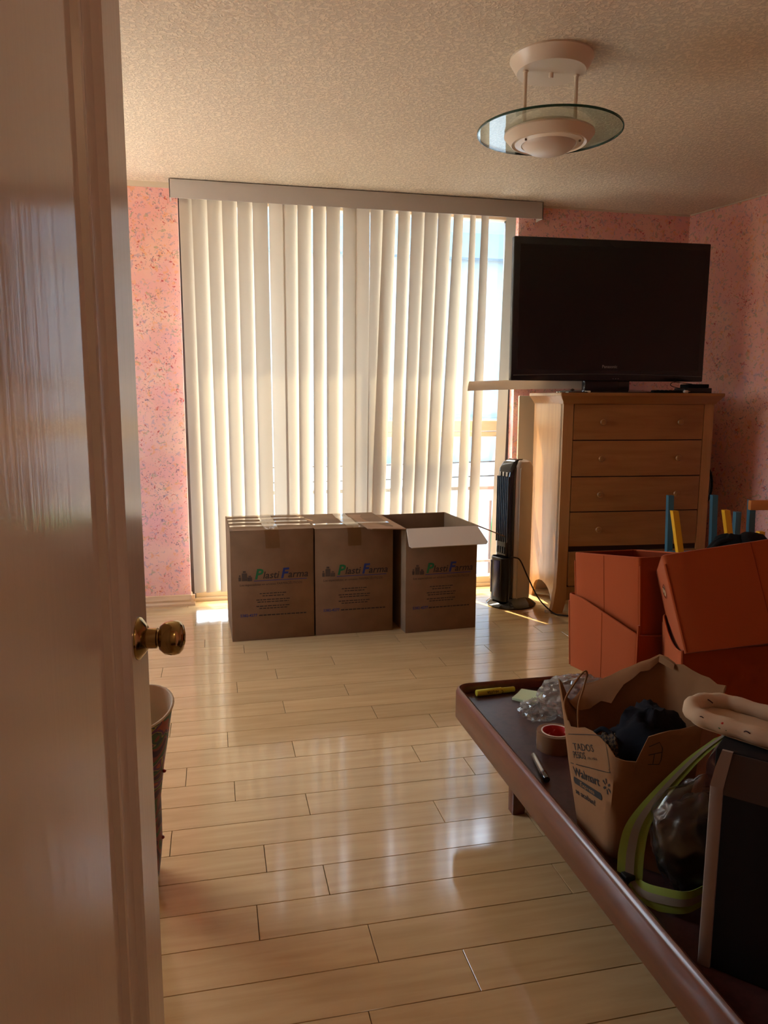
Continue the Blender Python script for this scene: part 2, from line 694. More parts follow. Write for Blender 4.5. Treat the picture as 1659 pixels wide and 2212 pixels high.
# floor: a screed with laminate planks laid in rows
fl = struct(MB().box(-1.55, 4.15, -1.5, 4.80, -0.14, -0.012).build('floor', 'joint', smooth=False), 'glossy pale beige laminate plank floor')
ROW, ROW0, PL = 0.1275, 1.366, 0.79
seeds = {}
for (x, y) in ((0.12, 3.70), (0.53, 3.53), (0.25, 3.38), (0.07, 3.25), (0.53, 3.11), (0.25, 2.97), (0.60, 2.84), (0.02, 2.71), (0.25, 2.585),
               (-0.12, 2.45), (0.035, 2.32), (0.254, 2.19), (-0.15, 2.065), (0.106, 1.93), (0.256, 1.82), (0.072, 1.69), (0.328, 1.57), (0.523, 1.445), (0.278, 1.35)):
    seeds[round((y - ROW0) / ROW - 0.5)] = x


def plank_mesh(L):
    return MB().box(0, L, 0, ROW - 0.0016, -0.012, 0.0, 0.0007, seg=1).mesh('plank', False)


full = plank_mesh(PL - 0.0016)
for i in range(-12, 27):
    y = ROW0 + i * ROW
    x0s = seeds.get(i, ((i * 0.311) % 1.0) * PL)
    xl = -1.48 if y > 0.2 else -0.62
    xr = (wall_r_x(y + ROW) + 0.02) if y > 0.2 else 1.05
    if y > 4.75:
        continue
    k0 = math.floor((xl - x0s) / PL)
    x = x0s + k0 * PL
    while x < xr:
        a, b = max(x, xl), min(x + PL, xr)
        if b - a > 0.02:
            me = full if (b - a) > PL - 1e-4 else plank_mesh(b - a - 0.0016)
            p = link('plank', me, 'laminate', fl)
            p.location = (a, y, 0)
        x += PL

struct(MB().box(-1.55, 4.15, -1.5, 4.95, CEIL, CEIL + 0.12).build('ceiling', 'stucco', smooth=False), 'beige stucco ceiling with rough stippled texture')
# window wall: two piers and the lintel
wb = MB().box(-1.48, -0.159, WY, 4.84, 0, CEIL).box(1.886, 3.16, WY, 4.84, 0, CEIL).box(-0.159, 1.886, WY, 4.84, 2.39, CEIL)
struct(wb.build('wall_back', 'wallpaper', smooth=False), 'pink floral wallpapered window wall')
wr = MB().prism([(wall_r_x(4.84), 4.84, 0), (wall_r_x(0.2), 0.2, 0), (wall_r_x(0.2) + 0.14, 0.2, 0), (wall_r_x(4.84) + 0.14, 4.84, 0)], (0, 0, CEIL))
struct(wr.build('wall_right', 'wallpaper', smooth=False), 'pink floral wallpapered right wall')
wl = MB().box(-1.60, -1.48, 0.2, 2.9, 0, CEIL).box(-1.60, -1.48, 4.3, 4.84, 0, CEIL).box(-1.60, -1.48, 2.9, 4.3, 0, 0.6).box(-1.60, -1.48, 2.9, 4.3, 2.2, CEIL)
struct(wl.build('wall_left', 'wallpaper', smooth=False), 'pink floral wallpapered left wall with an added side window')
wf = MB().box(-1.48, -0.262, 0.22, 0.34, 0, CEIL).box(0.57, wall_r_x(0.2), 0.22, 0.34, 0, CEIL).box(-0.262, 0.57, 0.22, 0.34, 2.15, CEIL)
struct(wf.build('wall_front', 'wallpaper', smooth=False), 'pink wallpapered wall with the doorway')
struct(MB().box(-0.75, -0.63, -1.5, 0.22, 0, CEIL).build('wall_hall_left', 'plain_wall', smooth=False))
struct(MB().box(1.06, 1.18, -1.5, 0.22, 0, CEIL).build('wall_hall_right', 'plain_wall', smooth=False))
struct(MB().box(-0.75, 1.18, -1.62, -1.5, 0, CEIL).build('wall_hall_back', 'plain_wall', smooth=False))
# paper ends short of the ceiling: a pale band round the top
struct(MB().box(-1.48, -0.159, WY - 0.004, WY, CEIL - 0.030, CEIL).build('trim_1', 'white_trim', smooth=False))
struct(MB().box(1.886, 3.07, WY - 0.004, WY, CEIL - 0.012, CEIL).build('trim_2', 'white_trim', smooth=False))
struct(MB().prism([(wall_r_x(4.61), 4.61, CEIL - 0.008), (wall_r_x(0.35), 0.35, CEIL - 0.008), (wall_r_x(0.35) - 0.005, 0.35, CEIL - 0.008), (wall_r_x(4.61) - 0.005, 4.61, CEIL - 0.008)], (0, 0, 0.008)).build('trim_3', 'white_trim', smooth=False))


def skirting(name, p0, p1, nrm):
    prof = [(0, 0), (0.020, 0), (0.020, 0.012), (0.014, 0.024), (0.016, 0.036), (0.008, 0.050), (0.006, 0.062), (0, 0.066)]
    p0, p1, nrm = V(p0), V(p1), V(nrm)
    r0 = [p0 + nrm * a + V((0, 0, b)) for a, b in prof]
    r1 = [p1 + nrm * a + V((0, 0, b)) for a, b in prof]
    return struct(MB().loft([r0, r1]).build(name, 'beige_wood', angle=25), 'pale wood skirting moulding')


bb = skirting('baseboard_back', (-1.47, WY, 0), (-0.135, WY, 0), (0, -1, 0))
skirting('baseboard_window', (-0.159, WY - 0.018, 0), (-0.159, 4.69, 0), (1, 0, 0))
skirting('baseboard_right', (wall_r_x(4.6), 4.6, 0), (wall_r_x(0.4), 0.4, 0), (-0.98, -0.195, 0))
skirting('baseboard_left', (-1.48, 0.36, 0), (-1.48, 4.6, 0), (1, 0, 0))

# window
win = bpy.data.objects.new('window_1', None)
COL.objects.link(win)
win.location = (-0.159, 4.69, 0)
struct(win, 'tall aluminium window from floor to ceiling')
WW = 2.045
MB().box(0, 0.026, 0, 0.07, 0, 2.39, 0.002).build('jamb', 'dark_metal', win)
MB().box(WW - 0.034, WW, 0, 0.07, 0, 2.39, 0.002).box(WW - 0.05, WW - 0.034, 0.02, 0.05, 0.06, 2.37, 0.002).build('jamb', 'dark_metal', win)
MB().box(0, WW, 0, 0.07, 2.35, 2.39, 0.002).build('head', 'champagne_metal', win)
MB().box(0, WW, -0.005, 0.08, 0, 0.022, 0.002).box(0.026, WW - 0.034, 0.01, 0.05, 0.022, 0.066, 0.002).build('sill', 'champagne_metal', win)
MB().box(1.02, WW - 0.034, 0.008, 0.05, 1.035, 1.102, 0.003).box(1.02, WW - 0.034, 0.012, 0.05, 0.998, 1.032, 0.003).build('mid_rail', 'champagne_metal', win)
MB().box(0.98, 1.02, 0.012, 0.05, 0.066, 2.35, 0.003).build('mullion', 'champagne_metal', win)
for (a, b, rows_) in ((0.026, 0.98, ((0.066, 2.35),)), (1.02, WW - 0.034, ((0.066, 0.998), (1.102, 2.35)))):
    for (c, d) in rows_:
        MB().box(a, b, 0.028, 0.033, c, d).build('pane', 'window_glass', win, smooth=False)
MB().box(0.026, 0.046, -0.018, 0.012, 0.955, 1.045, 0.003).box(0.030, 0.040, -0.026, -0.018, 0.985, 1.02, 0.002).build('latch', 'champagne_metal', win)

# side window added in the unseen left wall, to let in fill daylight
sw = bpy.data.objects.new('fill_window', None)
COL.objects.link(sw)
sw.location = (-1.56, 2.9, 0.6)
struct(sw, 'added side window in the unseen left wall, for fill daylight')
for (a, b, c, d) in ((0, 0.03, 0, 1.6), (1.37, 1.4, 0, 1.6), (0.685, 0.715, 0.03, 1.57)):
    MB().box(0, 0.05, a, b, c, d, 0.002).build('frame_upright', 'champagne_metal', sw)
for (c, d) in ((0, 0.03), (1.57, 1.6)):
    MB().box(0, 0.05, 0.03, 1.37, c, d, 0.002).build('frame_rail', 'champagne_metal', sw)
for (a, b) in ((0.03, 0.685), (0.715, 1.37)):
    MB().box(0.022, 0.027, a, b, 0.03, 1.57).build('pane', 'window_glass', sw, smooth=False)

# the floor slab of the storey above juts out over the window
struct(MB().box(-1.6, 3.4, 4.84, 5.20, 2.55, 2.72).build('eave', 'white_roof', smooth=False), 'concrete ledge above the window')

# ------------------------------------------------------------------ door
LATCH = V((-0.111, 1.215, 0))
DW = 0.88
b_ = R(8.0)
tdir = V((math.sin(b_), math.cos(b_), 0))
hinge = LATCH - tdir * DW
door = bpy.data.objects.new('door_1', None)
COL.objects.link(door)
door.location = (hinge.x, hinge.y, 0)
door.rotation_euler = (0, 0, R(90 - 8.0))
struct(door, 'glossy pinkish beige door standing open with moulded stile')
z0, z1 = 0.012, 2.12
# plan section; v<0 is the face towards the room
sec = [(0, 0.038), (DW, 0.038), (DW, 0.002), (DW - 0.002, 0), (DW - 0.098, 0), (DW - 0.1025, 0.003), (DW - 0.109, 0.0115), (DW - 0.158, 0.0135),
       (DW - 0.166, 0.0125), (DW - 0.172, 0.0045), (DW - 0.178, 0.0035), (DW - 0.185, 0.0045), (DW - 0.190, 0.013), (DW - 0.219, 0.0135), (DW - 0.226, 0.009), (0, 0.009)]
MB().prism([(u, v, z0) for u, v in sec], (0, 0, z1 - z0)).build('leaf', 'door_paint', door, angle=12)
KM = T(DW - 0.058, 0.0, 0.889) @ RX(90)
ros = MB().lathe([(0.0, 0.0), (0.0325, 0.0), (0.0325, 0.002), (0.031, 0.004), (0.020, 0.0125), (0.018, 0.0135), (0.0, 0.0135)], 40, KM).build('rosette', 'brass', door)
kn = MB().lathe([(0.0, 0.012), (0.0155, 0.012), (0.0155, 0.028), (0.0125, 0.029), (0.0125, 0.031), (0.019, 0.033), (0.0245, 0.040), (0.0262, 0.048), (0.0262, 0.054), (0.0245, 0.061), (0.019, 0.066), (0.0115, 0.068), (0.0105, 0.0655), (0.0, 0.0655)], 40, KM).build('knob', 'brass', door)
MB().lathe([(0.0, 0.0655), (0.0048, 0.0655), (0.0048, 0.069), (0.0, 0.069)], 20, KM).build('lock_button', 'brass', kn)
KM2 = T(DW - 0.058, 0.038, 0.889) @ RX(-90)
MB().lathe([(0.0, 0.0), (0.0325, 0.0), (0.0325, 0.002), (0.020, 0.0125), (0.0155, 0.0125), (0.0155, 0.030), (0.0245, 0.040), (0.0262, 0.051), (0.0245, 0.061), (0.0, 0.068)], 32, KM2).build('knob', 'brass', door)
for z in (0.25, 1.1, 1.9):
    MB().tube([(-0.004, 0.042, z), (-0.004, 0.042, z + 0.09)], 0.006, 10).build('hinge', 'brass', door)

# added fill lamp in the hall, and an added slab bouncing daylight indoors
hl = thing('hall_fill_lamp', 'added unseen white globe lamp on the hall ceiling, for fill', 'lamp', (0.82, -0.75, CEIL))
MB().lathe([(0, 0), (0.06, 0), (0.06, -0.02), (0.05, -0.025), (0, -0.025)], 32).build('canopy', 'lamp_white', hl)
MB().lathe([(0.05, -0.022), (0.075, -0.04), (0.09, -0.075), (0.095, -0.10), (0.085, -0.14), (0.06, -0.168), (0.0, -0.18)], 32, None, False, True).build('globe', 'fill_lamp_glow', hl)
struct(MB().box(-6.0, -1.62, -0.5, 6.5, -0.25, -0.06).build('bounce_terrace', 'white_roof', smooth=False), 'added unseen white slab outside the added window, bouncing light indoors')

# ================================================================== vertical blind
blind = thing('vertical_blind', 'cream vertical blind hanging across the tall window', 'blind', (0.86, 4.56, 0))
VX = 0.86
vb = MB()
vb.box(-0.197 - VX, 2.001 - VX, -0.045, -0.038, 2.327, 2.425, 0.0015)
vb.box(-0.197 - VX, -0.191 - VX, -0.045, 0.05, 2.327, 2.425, 0.001)
vb.box(1.995 - VX, 2.001 - VX, -0.045, 0.05, 2.327, 2.425, 0.001)
vb.box(-0.197 - VX, 2.001 - VX, -0.038, 0.05, 2.419, 2.425)
vb.build('valance', 'valance_pvc', blind)
MB().box(-0.18 - VX, 1.985 - VX, -0.012, 0.03, 2.375, 2.410, 0.002).build('headrail', 'white_plastic', blind)
SW = 0.089
top = [(-.148, 0), (-.08, 0), (.003, 0), (.084, 0), (.168, 0), (.253, 0), (.347, 0), (.423, 0), (.507, 0), (.595, 0), (.673, 0), (.771, 0), (.844, 0), (.933, 0), (1.01, 0),
       (1.1, 0), (1.182, 0), (1.264, 0), (1.347, 0), (1.44, .058), (1.539, .035), (1.612, .048), (1.773, .066)]
bot = [(-.139, 0), (-.071, 0), (.013, 0), (.091, 0), (.172, 0), (.257, 0), (.35, 0), (.422, 0), (.498, 0), (.584, 0), (.665, 0), (.76, 0), (.835, 0), (.913, 0), (.945, .084),
       (1.058, 0), (1.136, 0), (1.212, 0), (1.291, 0), (1.372, .086), (1.495, .068), (1.573, .068), (1.735, .07)]
yaws = [24, 20, 22, 18, 16, 12, -14, 15, 21, 24, 16, 12, -15, 18, 20, 22, 13, 12, 13]
for i in range(23):
    (xa, wa), (xb, wb_) = top[i], bot[i]
    def yw(w, k):
        if w <= 0:
            return R(yaws[k] if k < len(yaws) else 18)
        tv_ = 0.35                      # they hang towards the right, seen at a slant
        a0, a1 = 0.0, 1.2
        for _ in range(30):
            am = 0.5 * (a0 + a1)
            if math.cos(am) - tv_ * math.sin(am) > w / SW:
                a0 = am
            else:
                a1 = am
        return a0
    ya, yb = yw(wa, i), yw(wb_, i)
    rows = []
    NZ, NA = 14, 8
    for iz in range(NZ + 1):
        z = 2.375 + (0.09 - 2.375) * iz / NZ
        t = (2.33 - z) / (2.33 - 0.66)
        tt = min(max(t, 0), 1.35)
        yaw = ya + (yb - ya) * tt
        xl = xa + (xb - xa) * tt
        cx = xl + 0.5 * SW * math.cos(yaw)
        row = []
        for k in range(NA + 1):
            s = (k / NA - 0.5) * SW
            bow = -0.0065 * (1 - (2 * s / SW) ** 2)
            x = cx + s * math.cos(yaw) - bow * math.sin(yaw)
            y = s * math.sin(yaw) + bow * math.cos(yaw)
            row.append(V((x - VX, y, z)))
        rows.append(row)
    sl = MB().sheet(rows).build('slat', 'slat_pvc', blind)
    MB().box(-0.008, 0.008, -0.004, 0.004, -0.01, 0.03, 0.001).build('clip', 'white_plastic', sl).location = (rows[0][4].x, rows[0][4].y, 2.36)

# ================================================================== ceiling lamp
LX, LY = 1.20, 2.68
lamp = thing('ceiling_lamp', 'white ceiling lamp with clear glass disc hung on two rods', 'lamp', (LX, LY, CEIL))
MB().lathe([(0, 0), (0.145, 0), (0.146, -0.006), (0.122, -0.046), (0.120, -0.048), (0, -0.048)], 56).build('canopy', 'lamp_white', lamp)
MB().lathe([(0, -0.046), (0.008, -0.046), (0.008, -0.062), (0.006, -0.065), (0, -0.065)], 16).build('finial', 'lamp_white', lamp)
for sx in (-1, 1):
    MB().lathe([(0, -0.046), (0.010, -0.046), (0.010, -0.052), (0.0072, -0.054), (0.0072, -0.236), (0, -0.236)], 14, T(sx * 0.095, sx * -0.004, 0)).build('rod', 'lamp_white', lamp)
gz = 2.186 - CEIL
gd = MB().lathe([(0.10, gz + 0.003), (0.2525, gz + 0.003), (0.2525, gz - 0.003), (0.10, gz - 0.003), (0.10, gz + 0.003)], 72, None, False, False).build('glass_disc', 'lamp_glass', lamp)
MB().lathe([(0.2525, gz + 0.0036), (0.2560, gz + 0.0036), (0.2560, gz - 0.0036), (0.2525, gz - 0.0036), (0.2525, gz + 0.0036)], 72, None, False, False).build('glass_rim', 'glass_edge', gd)
MB().lathe([(0, gz + 0.014), (0.118, gz + 0.014), (0.130, gz + 0.004), (0.130, gz - 0.002), (0.158, gz - 0.006), (0.159, gz - 0.012), (0.134, gz - 0.040), (0.131, gz - 0.041), (0.124, gz - 0.036), (0, gz - 0.030)], 56).build('housing', 'lamp_white', lamp)
MB().lathe([(0.122, gz - 0.030), (0.120, gz - 0.040), (0.098, gz - 0.044), (0.094, gz - 0.040), (0.094, gz - 0.030)], 56, None, False, False).build('retaining_ring', 'lamp_white', lamp)
MB().lathe([(0.096, gz - 0.036), (0.094, gz - 0.044), (0.084, gz - 0.056), (0.066, gz - 0.067), (0.044, gz - 0.0745), (0.02, gz - 0.078), (0.0, gz - 0.079)], 48).build('diffuser', 'frosted', lamp)
for a in (200, 320, 80):
    MB().lathe([(0, 0), (0.004, 0), (0.004, -0.006), (0, -0.007)], 10, T(0.110 * math.cos(R(a)), 0.110 * math.sin(R(a)), gz - 0.041)).build('screw', 'screw', lamp)

# ================================================================== chest of drawers
DR = thing('chest_of_drawers', 'tall honey maple chest of five drawers under the television', 'chest of drawers', (1.93, 4.0, 0), R(-3.85))
DWD, DD = 0.919, 0.46
body = MB()
body.box(0.015, DWD - 0.015, 0.03, DD, 0.14, 1.22, 0.002).build('carcass', 'maple_v', DR)
# side panels with an arched foot
for sx in (0, 1):
    x0, x1 = (0.0, 0.016) if sx == 0 else (DWD - 0.016, DWD)
    pts = [(0.0, 1.222), (0.0, 0.12), (0.006, 0.0), (0.06, 0.0), (0.075, 0.05)]
    for k in range(9):
        a = math.pi * k / 8
        pts.append((DD / 2 - (DD / 2 - 0.08) * math.cos(a), 0.055 + 0.085 * math.sin(a)))
    pts += [(DD - 0.075, 0.05), (DD - 0.055, 0.0), (DD, 0.0), (DD, 1.222)]
    MB().prism([(x0, y, z) for y, z in pts], (x1 - x0, 0, 0)).build('side_panel', 'maple_v', DR, angle=25)
# front stiles running down into flared feet
for sx in (0, 1):
    prof = [(0.0, 1.222), (0.060, 1.222), (0.060, 0.12), (0.058, 0.07), (0.040, 0.0), (-0.030, 0.0), (-0.016, 0.06), (-0.004, 0.16), (0.0, 0.30)]
    if sx:
        prof = [(DWD - x, z) for x, z in prof]
    MB().prism([(x, -0.012, z) for x, z in prof], (0, 0.042, 0)).build('foot_stile', 'maple_v', DR, angle=25)
pts = [(0.06, 0.155)] + [(DWD - 0.06, 0.155)] + [(DWD - 0.06 - (DWD - 0.12) * k / 12, 0.075 + 0.05 * math.sin(math.pi * k / 12)) for k in range(13)]
MB().prism([(x, -0.004, z) for x, z in pts], (0, 0.03, 0)).build('apron', 'maple', DR, angle=25)
tp = MB()
tp.loft([rrect(DWD + 0.012, DD + 0.022, 0.004, 2, DWD / 2, DD / 2 - 0.012, 1.216), rrect(DWD + 0.020, DD + 0.030, 0.004, 2, DWD / 2, DD / 2 - 0.014, 1.228),
         rrect(DWD + 0.066, DD + 0.062, 0.005, 2, DWD / 2, DD / 2 - 0.024, 1.258), rrect(DWD + 0.070, DD + 0.066, 0.005, 2, DWD / 2, DD / 2 - 0.026, 1.262),
         rrect(DWD + 0.070, DD + 0.066, 0.005, 2, DWD / 2, DD / 2 - 0.026, 1.276), rrect(DWD + 0.064, DD + 0.060, 0.005, 2, DWD / 2, DD / 2 - 0.026, 1.279)])
tp.build('cornice', 'maple', DR, angle=20)
MB().box(0.06, DWD - 0.06, -0.002, 0.03, 0.15, 1.222).build('drawer_recess', 'gap_dark', DR, smooth=False)
for k, (za, zb) in enumerate(((1.014, 1.214), (0.806, 1.008), (0.602, 0.800), (0.398, 0.596), (0.166, 0.366))):
    # bowed front: a shallow curve between the stiles
    xa, xb = 0.064, DWD - 0.064
    g_ = []
    n = 12
    f0 = [V((xa + (xb - xa) * j / n, -0.012 - 0.010 * math.sin(math.pi * j / n) - (0.016 if k == 4 else 0), za)) for j in range(n + 1)]
    bk = [V((xb, 0.02, za)), V((xa, 0.02, za))]
    ring = f0 + bk
    d = MB().loft([ring, [p + V((0, 0, zb - za)) for p in ring]]).build('drawer', 'maple', DR, angle=25)
    for kx in (0.229, 0.700):
        zc = (za + zb) / 2
        MB().lathe([(0, 0), (0.008, 0), (0.008, 0.010), (0.016, 0.016), (0.018, 0.022), (0.015, 0.027), (0.0, 0.029)], 20, T(kx, -0.018, zc) @ RX(90)).build('knob', 'maple', d)

# ------------------------------------------------------------------ television
TV = thing('television', 'large black flat television on the chest of drawers', 'television', (1.662, 4.12, 1.279), R(-2.5))
TW, T0, T1 = 1.196, 0.068, 0.858
MB().box(0, TW, 0, 0.045, T0, T1, 0.006).box(0.08, TW - 0.08, 0.045, 0.085, T0 + 0.08, T1 - 0.12, 0.012).build('cabinet', 'tv_black', TV)
MB().box(0.034, TW - 0.034, -0.0012, 0.002, T0 + 0.062, T1 - 0.040).build('screen', 'tv_screen', TV, smooth=False)
arc = [V((0.012 + (TW - 0.024) * k / 24, -0.002, T0 + 0.030 + 0.010 * math.sin(math.pi * k / 24))) for k in range(25)]
MB().tube(arc, 0.0022, 6).build('bezel_trim', 'tv_line', TV)
text('logo', 'Panasonic', 0.024, T(TW / 2, -0.0016, T0 + 0.075) @ FRONT, 'logo_grey', TV, align='CENTER', bold=0.0004)
for k in range(3):
    MB().box(0.620 + 0.016 * k, 0.626 + 0.016 * k, -0.0012, 0.001, T0 + 0.012, T0 + 0.016).build('button', 'tv_line', TV, smooth=False)
MB().box(0.46, 0.74, 0.02, 0.07, 0.012, T0 + 0.02, 0.006).build('neck', 'tv_black', TV)
bs = [rrect(0.60, 0.24, 0.10, 8, TW / 2, 0.03, 0.0), rrect(0.60, 0.24, 0.10, 8, TW / 2, 0.03, 0.006), rrect(0.52, 0.17, 0.08, 8, TW / 2, 0.03, 0.014), rrect(0.30, 0.07, 0.03, 8, TW / 2, 0.04, 0.020)]
MB().loft(bs).build('base', 'black_gloss', TV)

# loose blind slat poking out behind the television
rows = []
for i in range(17):
    x = -0.42 + 0.86 * i / 16
    sag = 0.006 * (x / 0.42) ** 2
    row = []
    for k in range(7):
        s = (k / 6 - 0.5) * 0.089
        bow = 0.007 * (1 - (2 * s / 0.089) ** 2)
        row.append(V((x - 0.010 * (k / 6), s * math.cos(R(38)) * -1 + bow * 0.6 + 0.0, 0.0285 + s * -math.sin(R(38)) * -1 + bow * 0.8 - sag)))
    rows.append(row)
ls = MB().sheet(rows).build('blind_slat', 'slat_pvc')
ls.location = (1.89, 4.27, 1.300)
ls.rotation_euler = (0, R(-1.0), R(-2))
tag(ls, 'loose cream blind slat sticking out sideways below the television', 'blind slat')

# things on top of the chest
DM = T(1.93, 4.0, 1.279) @ RZ(-3.85)


def on_chest(name, label, cat, x, y, rz=0.0):
    p = DM @ V((x, y, 0))
    return thing(name, label, cat, p, R(rz - 3.85))


o = on_chest('media_box', 'flat black media box at the right end of the chest top', 'media box', 0.82, 0.06)
MB().box(-0.085, 0.085, -0.06, 0.06, 0.0, 0.030, 0.004).build('case', 'black_plastic', o)
MB().box(-0.055, 0.075, -0.045, 0.05, 0.030, 0.052, 0.004).build('upper_case', 'black_matte', o)
MB().tube(bez([(-0.06, -0.05, 0.025), (-0.13, -0.055, 0.030), (-0.17, -0.05, 0.045), (-0.15, -0.045, 0.062), (-0.09, -0.04, 0.058), (-0.03, -0.04, 0.052)], 6), 0.0022, 6).build('cable', 'cable_black', o)
o = on_chest('remote_control', 'slim black remote control lying before the television base', 'remote control', 0.63, 0.015, 3)
MB().box(-0.09, 0.09, -0.02, 0.02, 0, 0.016, 0.005).build('body', 'black_matte', o)
for k in range(5):
    MB().box(-0.06 + k * 0.026, -0.048 + k * 0.026, -0.006, 0.006, 0.0155, 0.018, 0.001).build('button', 'tv_line', o)
o = on_chest('cable_plug', 'small white plug lying beside the black remote control', 'plug', 0.742, 0.0, 8)
MB().lathe([(0, 0), (0.006, 0), (0.009, 0.006), (0.009, 0.026), (0.006, 0.030), (0, 0.030)], 14, T(-0.015, 0, 0.009) @ RY(90)).build('housing', 'white_plastic', o)
MB().box(0.015, 0.026, -0.004, 0.004, 0.006, 0.012, 0.0008).build('prong', 'silver_barrel', o)
o = on_chest('hair_clip', 'little brown and gold hair clip at the left end of the chest', 'hair clip', 0.075, 0.09, 15)
MB().box(-0.035, 0.01, -0.006, 0.006, 0.0, 0.010, 0.003).build('gold_bar', 'brass', o)
MB().lathe([(0, -0.012), (0.008, -0.010), (0.012, 0), (0.008, 0.010), (0, 0.012)], 14, T(0.018, 0, 0.012) @ RY(90)).build('bead', 'gap_dark', o)
o = on_chest('eraser', 'tiny white eraser beside the brown hair clip', 'eraser', 0.155, 0.03, -4)
MB().box(-0.016, 0.016, -0.008, 0.008, 0, 0.011, 0.003).build('block', 'white_plastic', o)
MB().box(-0.004, 0.017, -0.0085, 0.0085, 0, 0.0115, 0.003).build('sleeve', 'core_white', o)
# cable hanging behind the right of the chest, round black bag beside it
cb = MB().tube(bez([(2.79, 4.18, 1.285), (2.86, 4.10, 1.288), (2.905, 4.05, 1.27), (2.905, 4.05, 1.16), (2.88, 4.10, 1.05), (2.865, 4.22, 0.92), (2.88, 4.36, 0.78)], 8), 0.004, 8).tube(bez([(2.80, 4.20, 1.284), (2.87, 4.13, 1.288), (2.915, 4.08, 1.25), (2.915, 4.07, 1.12), (2.90, 4.14, 1.0), (2.885, 4.30, 0.86)], 8), 0.003, 8).build('power_cable', 'cable_black')
tag(cb, 'dark cable looping down behind the right end of the chest', 'cable')
hb = thing('round_bag', 'round black bag tucked between chest and right wall', 'bag', (2.945, 4.20, 0.0), R(-3.85))
MB().loft([[V((0.038 * x, 0.16 * r * math.cos(2 * math.pi * k / 32), 0.72 + 0.16 * r * math.sin(2 * math.pi * k / 32))) for k in range(32)] for x, r in ((-1, 0.15), (-0.95, 0.7), (-0.7, 0.95), (0, 1.0), (0.7, 0.95), (0.95, 0.7), (1, 0.15))]).build('shell', 'black_matte', hb)
MB().tube(bez([(0, 0.02, 0.87), (-0.02, 0.03, 1.0), (-0.03, 0.04, 1.15), (-0.045, 0.04, 1.262)], 6), 0.006, 8).build('strap', 'black_matte', hb)
MB().tube([V((0, 0.16 * math.cos(2 * math.pi * k / 40), 0.72 + 0.16 * math.sin(2 * math.pi * k / 40))) for k in range(41)], 0.004, 6).build('zip', 'tv_line', hb)
# pale board standing behind the chest
o = thing('board', 'plain cream board standing upright behind the left side of the chest', 'board', (1.90, 4.555, 0), R(-2))
MB().box(0.0, 0.55, 0.0, 0.018, 0.0, 1.262, 0.002).build('panel', 'cream_board', o)
MB().box(-0.002, 0.0, 0.001, 0.017, 0.002, 1.26).build('edge_band', 'beige_wood', o, smooth=False)

# ------------------------------------------------------------------ tower fan
FAN = thing('tower_fan', 'silver and black tower fan standing by the window', 'fan', (1.752, 4.245, 0), R(-70.5))
MB().loft([rrect(0.29, 0.30, 0.14, 8, 0, 0, 0.0), rrect(0.29, 0.30, 0.14, 8, 0, 0, 0.008), rrect(0.25, 0.26, 0.12, 8, 0, 0, 0.024), rrect(0.17, 0.19, 0.06, 8, 0, 0, 0.040), rrect(0.15, 0.17, 0.05, 8, 0, 0, 0.052)]).build('base', 'black_gloss', FAN)
# silver rear shell, U-shaped in plan, shoulders rounded at the top


def fan_ring(z, w, y0, y1, r):
    return rrect(w, y1 - y0, r, 5, 0, (y0 + y1) / 2, z)


MB().loft([fan_ring(0.045, 0.150, -0.045, 0.095, 0.03), fan_ring(0.30, 0.152, -0.048, 0.097, 0.03), fan_ring(0.80, 0.152, -0.048, 0.097, 0.03), fan_ring(0.850, 0.150, -0.044, 0.094, 0.03), fan_ring(0.874, 0.136, -0.030, 0.080, 0.03), fan_ring(0.884, 0.105, -0.010, 0.055, 0.02)]).build('housing', 'silver_plastic', FAN)
for sx in (-1, 1):
    MB().tube(bez([(sx * 0.077, -0.022, 0.05), (sx * 0.0775, -0.022, 0.45), (sx * 0.0775, -0.022, 0.79), (sx * 0.074, -0.008, 0.845), (sx * 0.062, 0.03, 0.872), (sx * 0.05, 0.07, 0.874)], 8), 0.003, 6).build('trim_ridge', 'silver_plastic', FAN)
MB().loft([fan_ring(0.045, 0.128, -0.085, -0.030, 0.025), fan_ring(0.32, 0.128, -0.085, -0.030, 0.025), fan_ring(0.78, 0.128, -0.085, -0.030, 0.025), fan_ring(0.835, 0.126, -0.074, -0.020, 0.024), fan_ring(0.872, 0.112, -0.050, 0.010, 0.022), fan_ring(0.890, 0.080, -0.020, 0.040, 0.018)]).build('front_cover', 'black_gloss', FAN)
MB().box(-0.050, 0.050, -0.0862, -0.080, 0.40, 0.785, 0.001).build('grille_back', 'fan_grille', FAN, smooth=False)
for k in range(7):
    x = -0.048 + 0.016 * k
    MB().box(x - 0.002, x + 0.002, -0.092, -0.084, 0.395, 0.79, 0.001).build('grille_bar', 'fan_grille', FAN)
for k in range(4):
    x = -0.042 + 0.020 * k
    MB().box(x, x + 0.012, -0.090, -0.084, 0.325, 0.365, 0.002).build('vent', 'fan_grille', FAN)
for k in range(3):
    MB().box(-0.040 + 0.030 * k, -0.024 + 0.030 * k, -0.087, -0.082, 0.79, 0.815, 0.001).build('vent_tab', 'silver_plastic', FAN)
pk = MB().loft([fan_ring(0.040, 0.140, -0.122, -0.060, 0.035), fan_ring(0.30, 0.140, -0.122, -0.060, 0.035), fan_ring(0.305, 0.130, -0.117, -0.065, 0.032), fan_ring(0.296, 0.124, -0.113, -0.070, 0.030)]).build('control_pod', 'black_plastic', FAN)
MB().box(-0.022, 0.030, -0.125, -0.118, 0.06, 0.285, 0.002).build('control_panel', 'fan_blue', pk)
MB().box(-0.054, -0.040, -0.123, -0.112, 0.08, 0.28, 0.002).build('side_strip', 'fan_blue', pk)
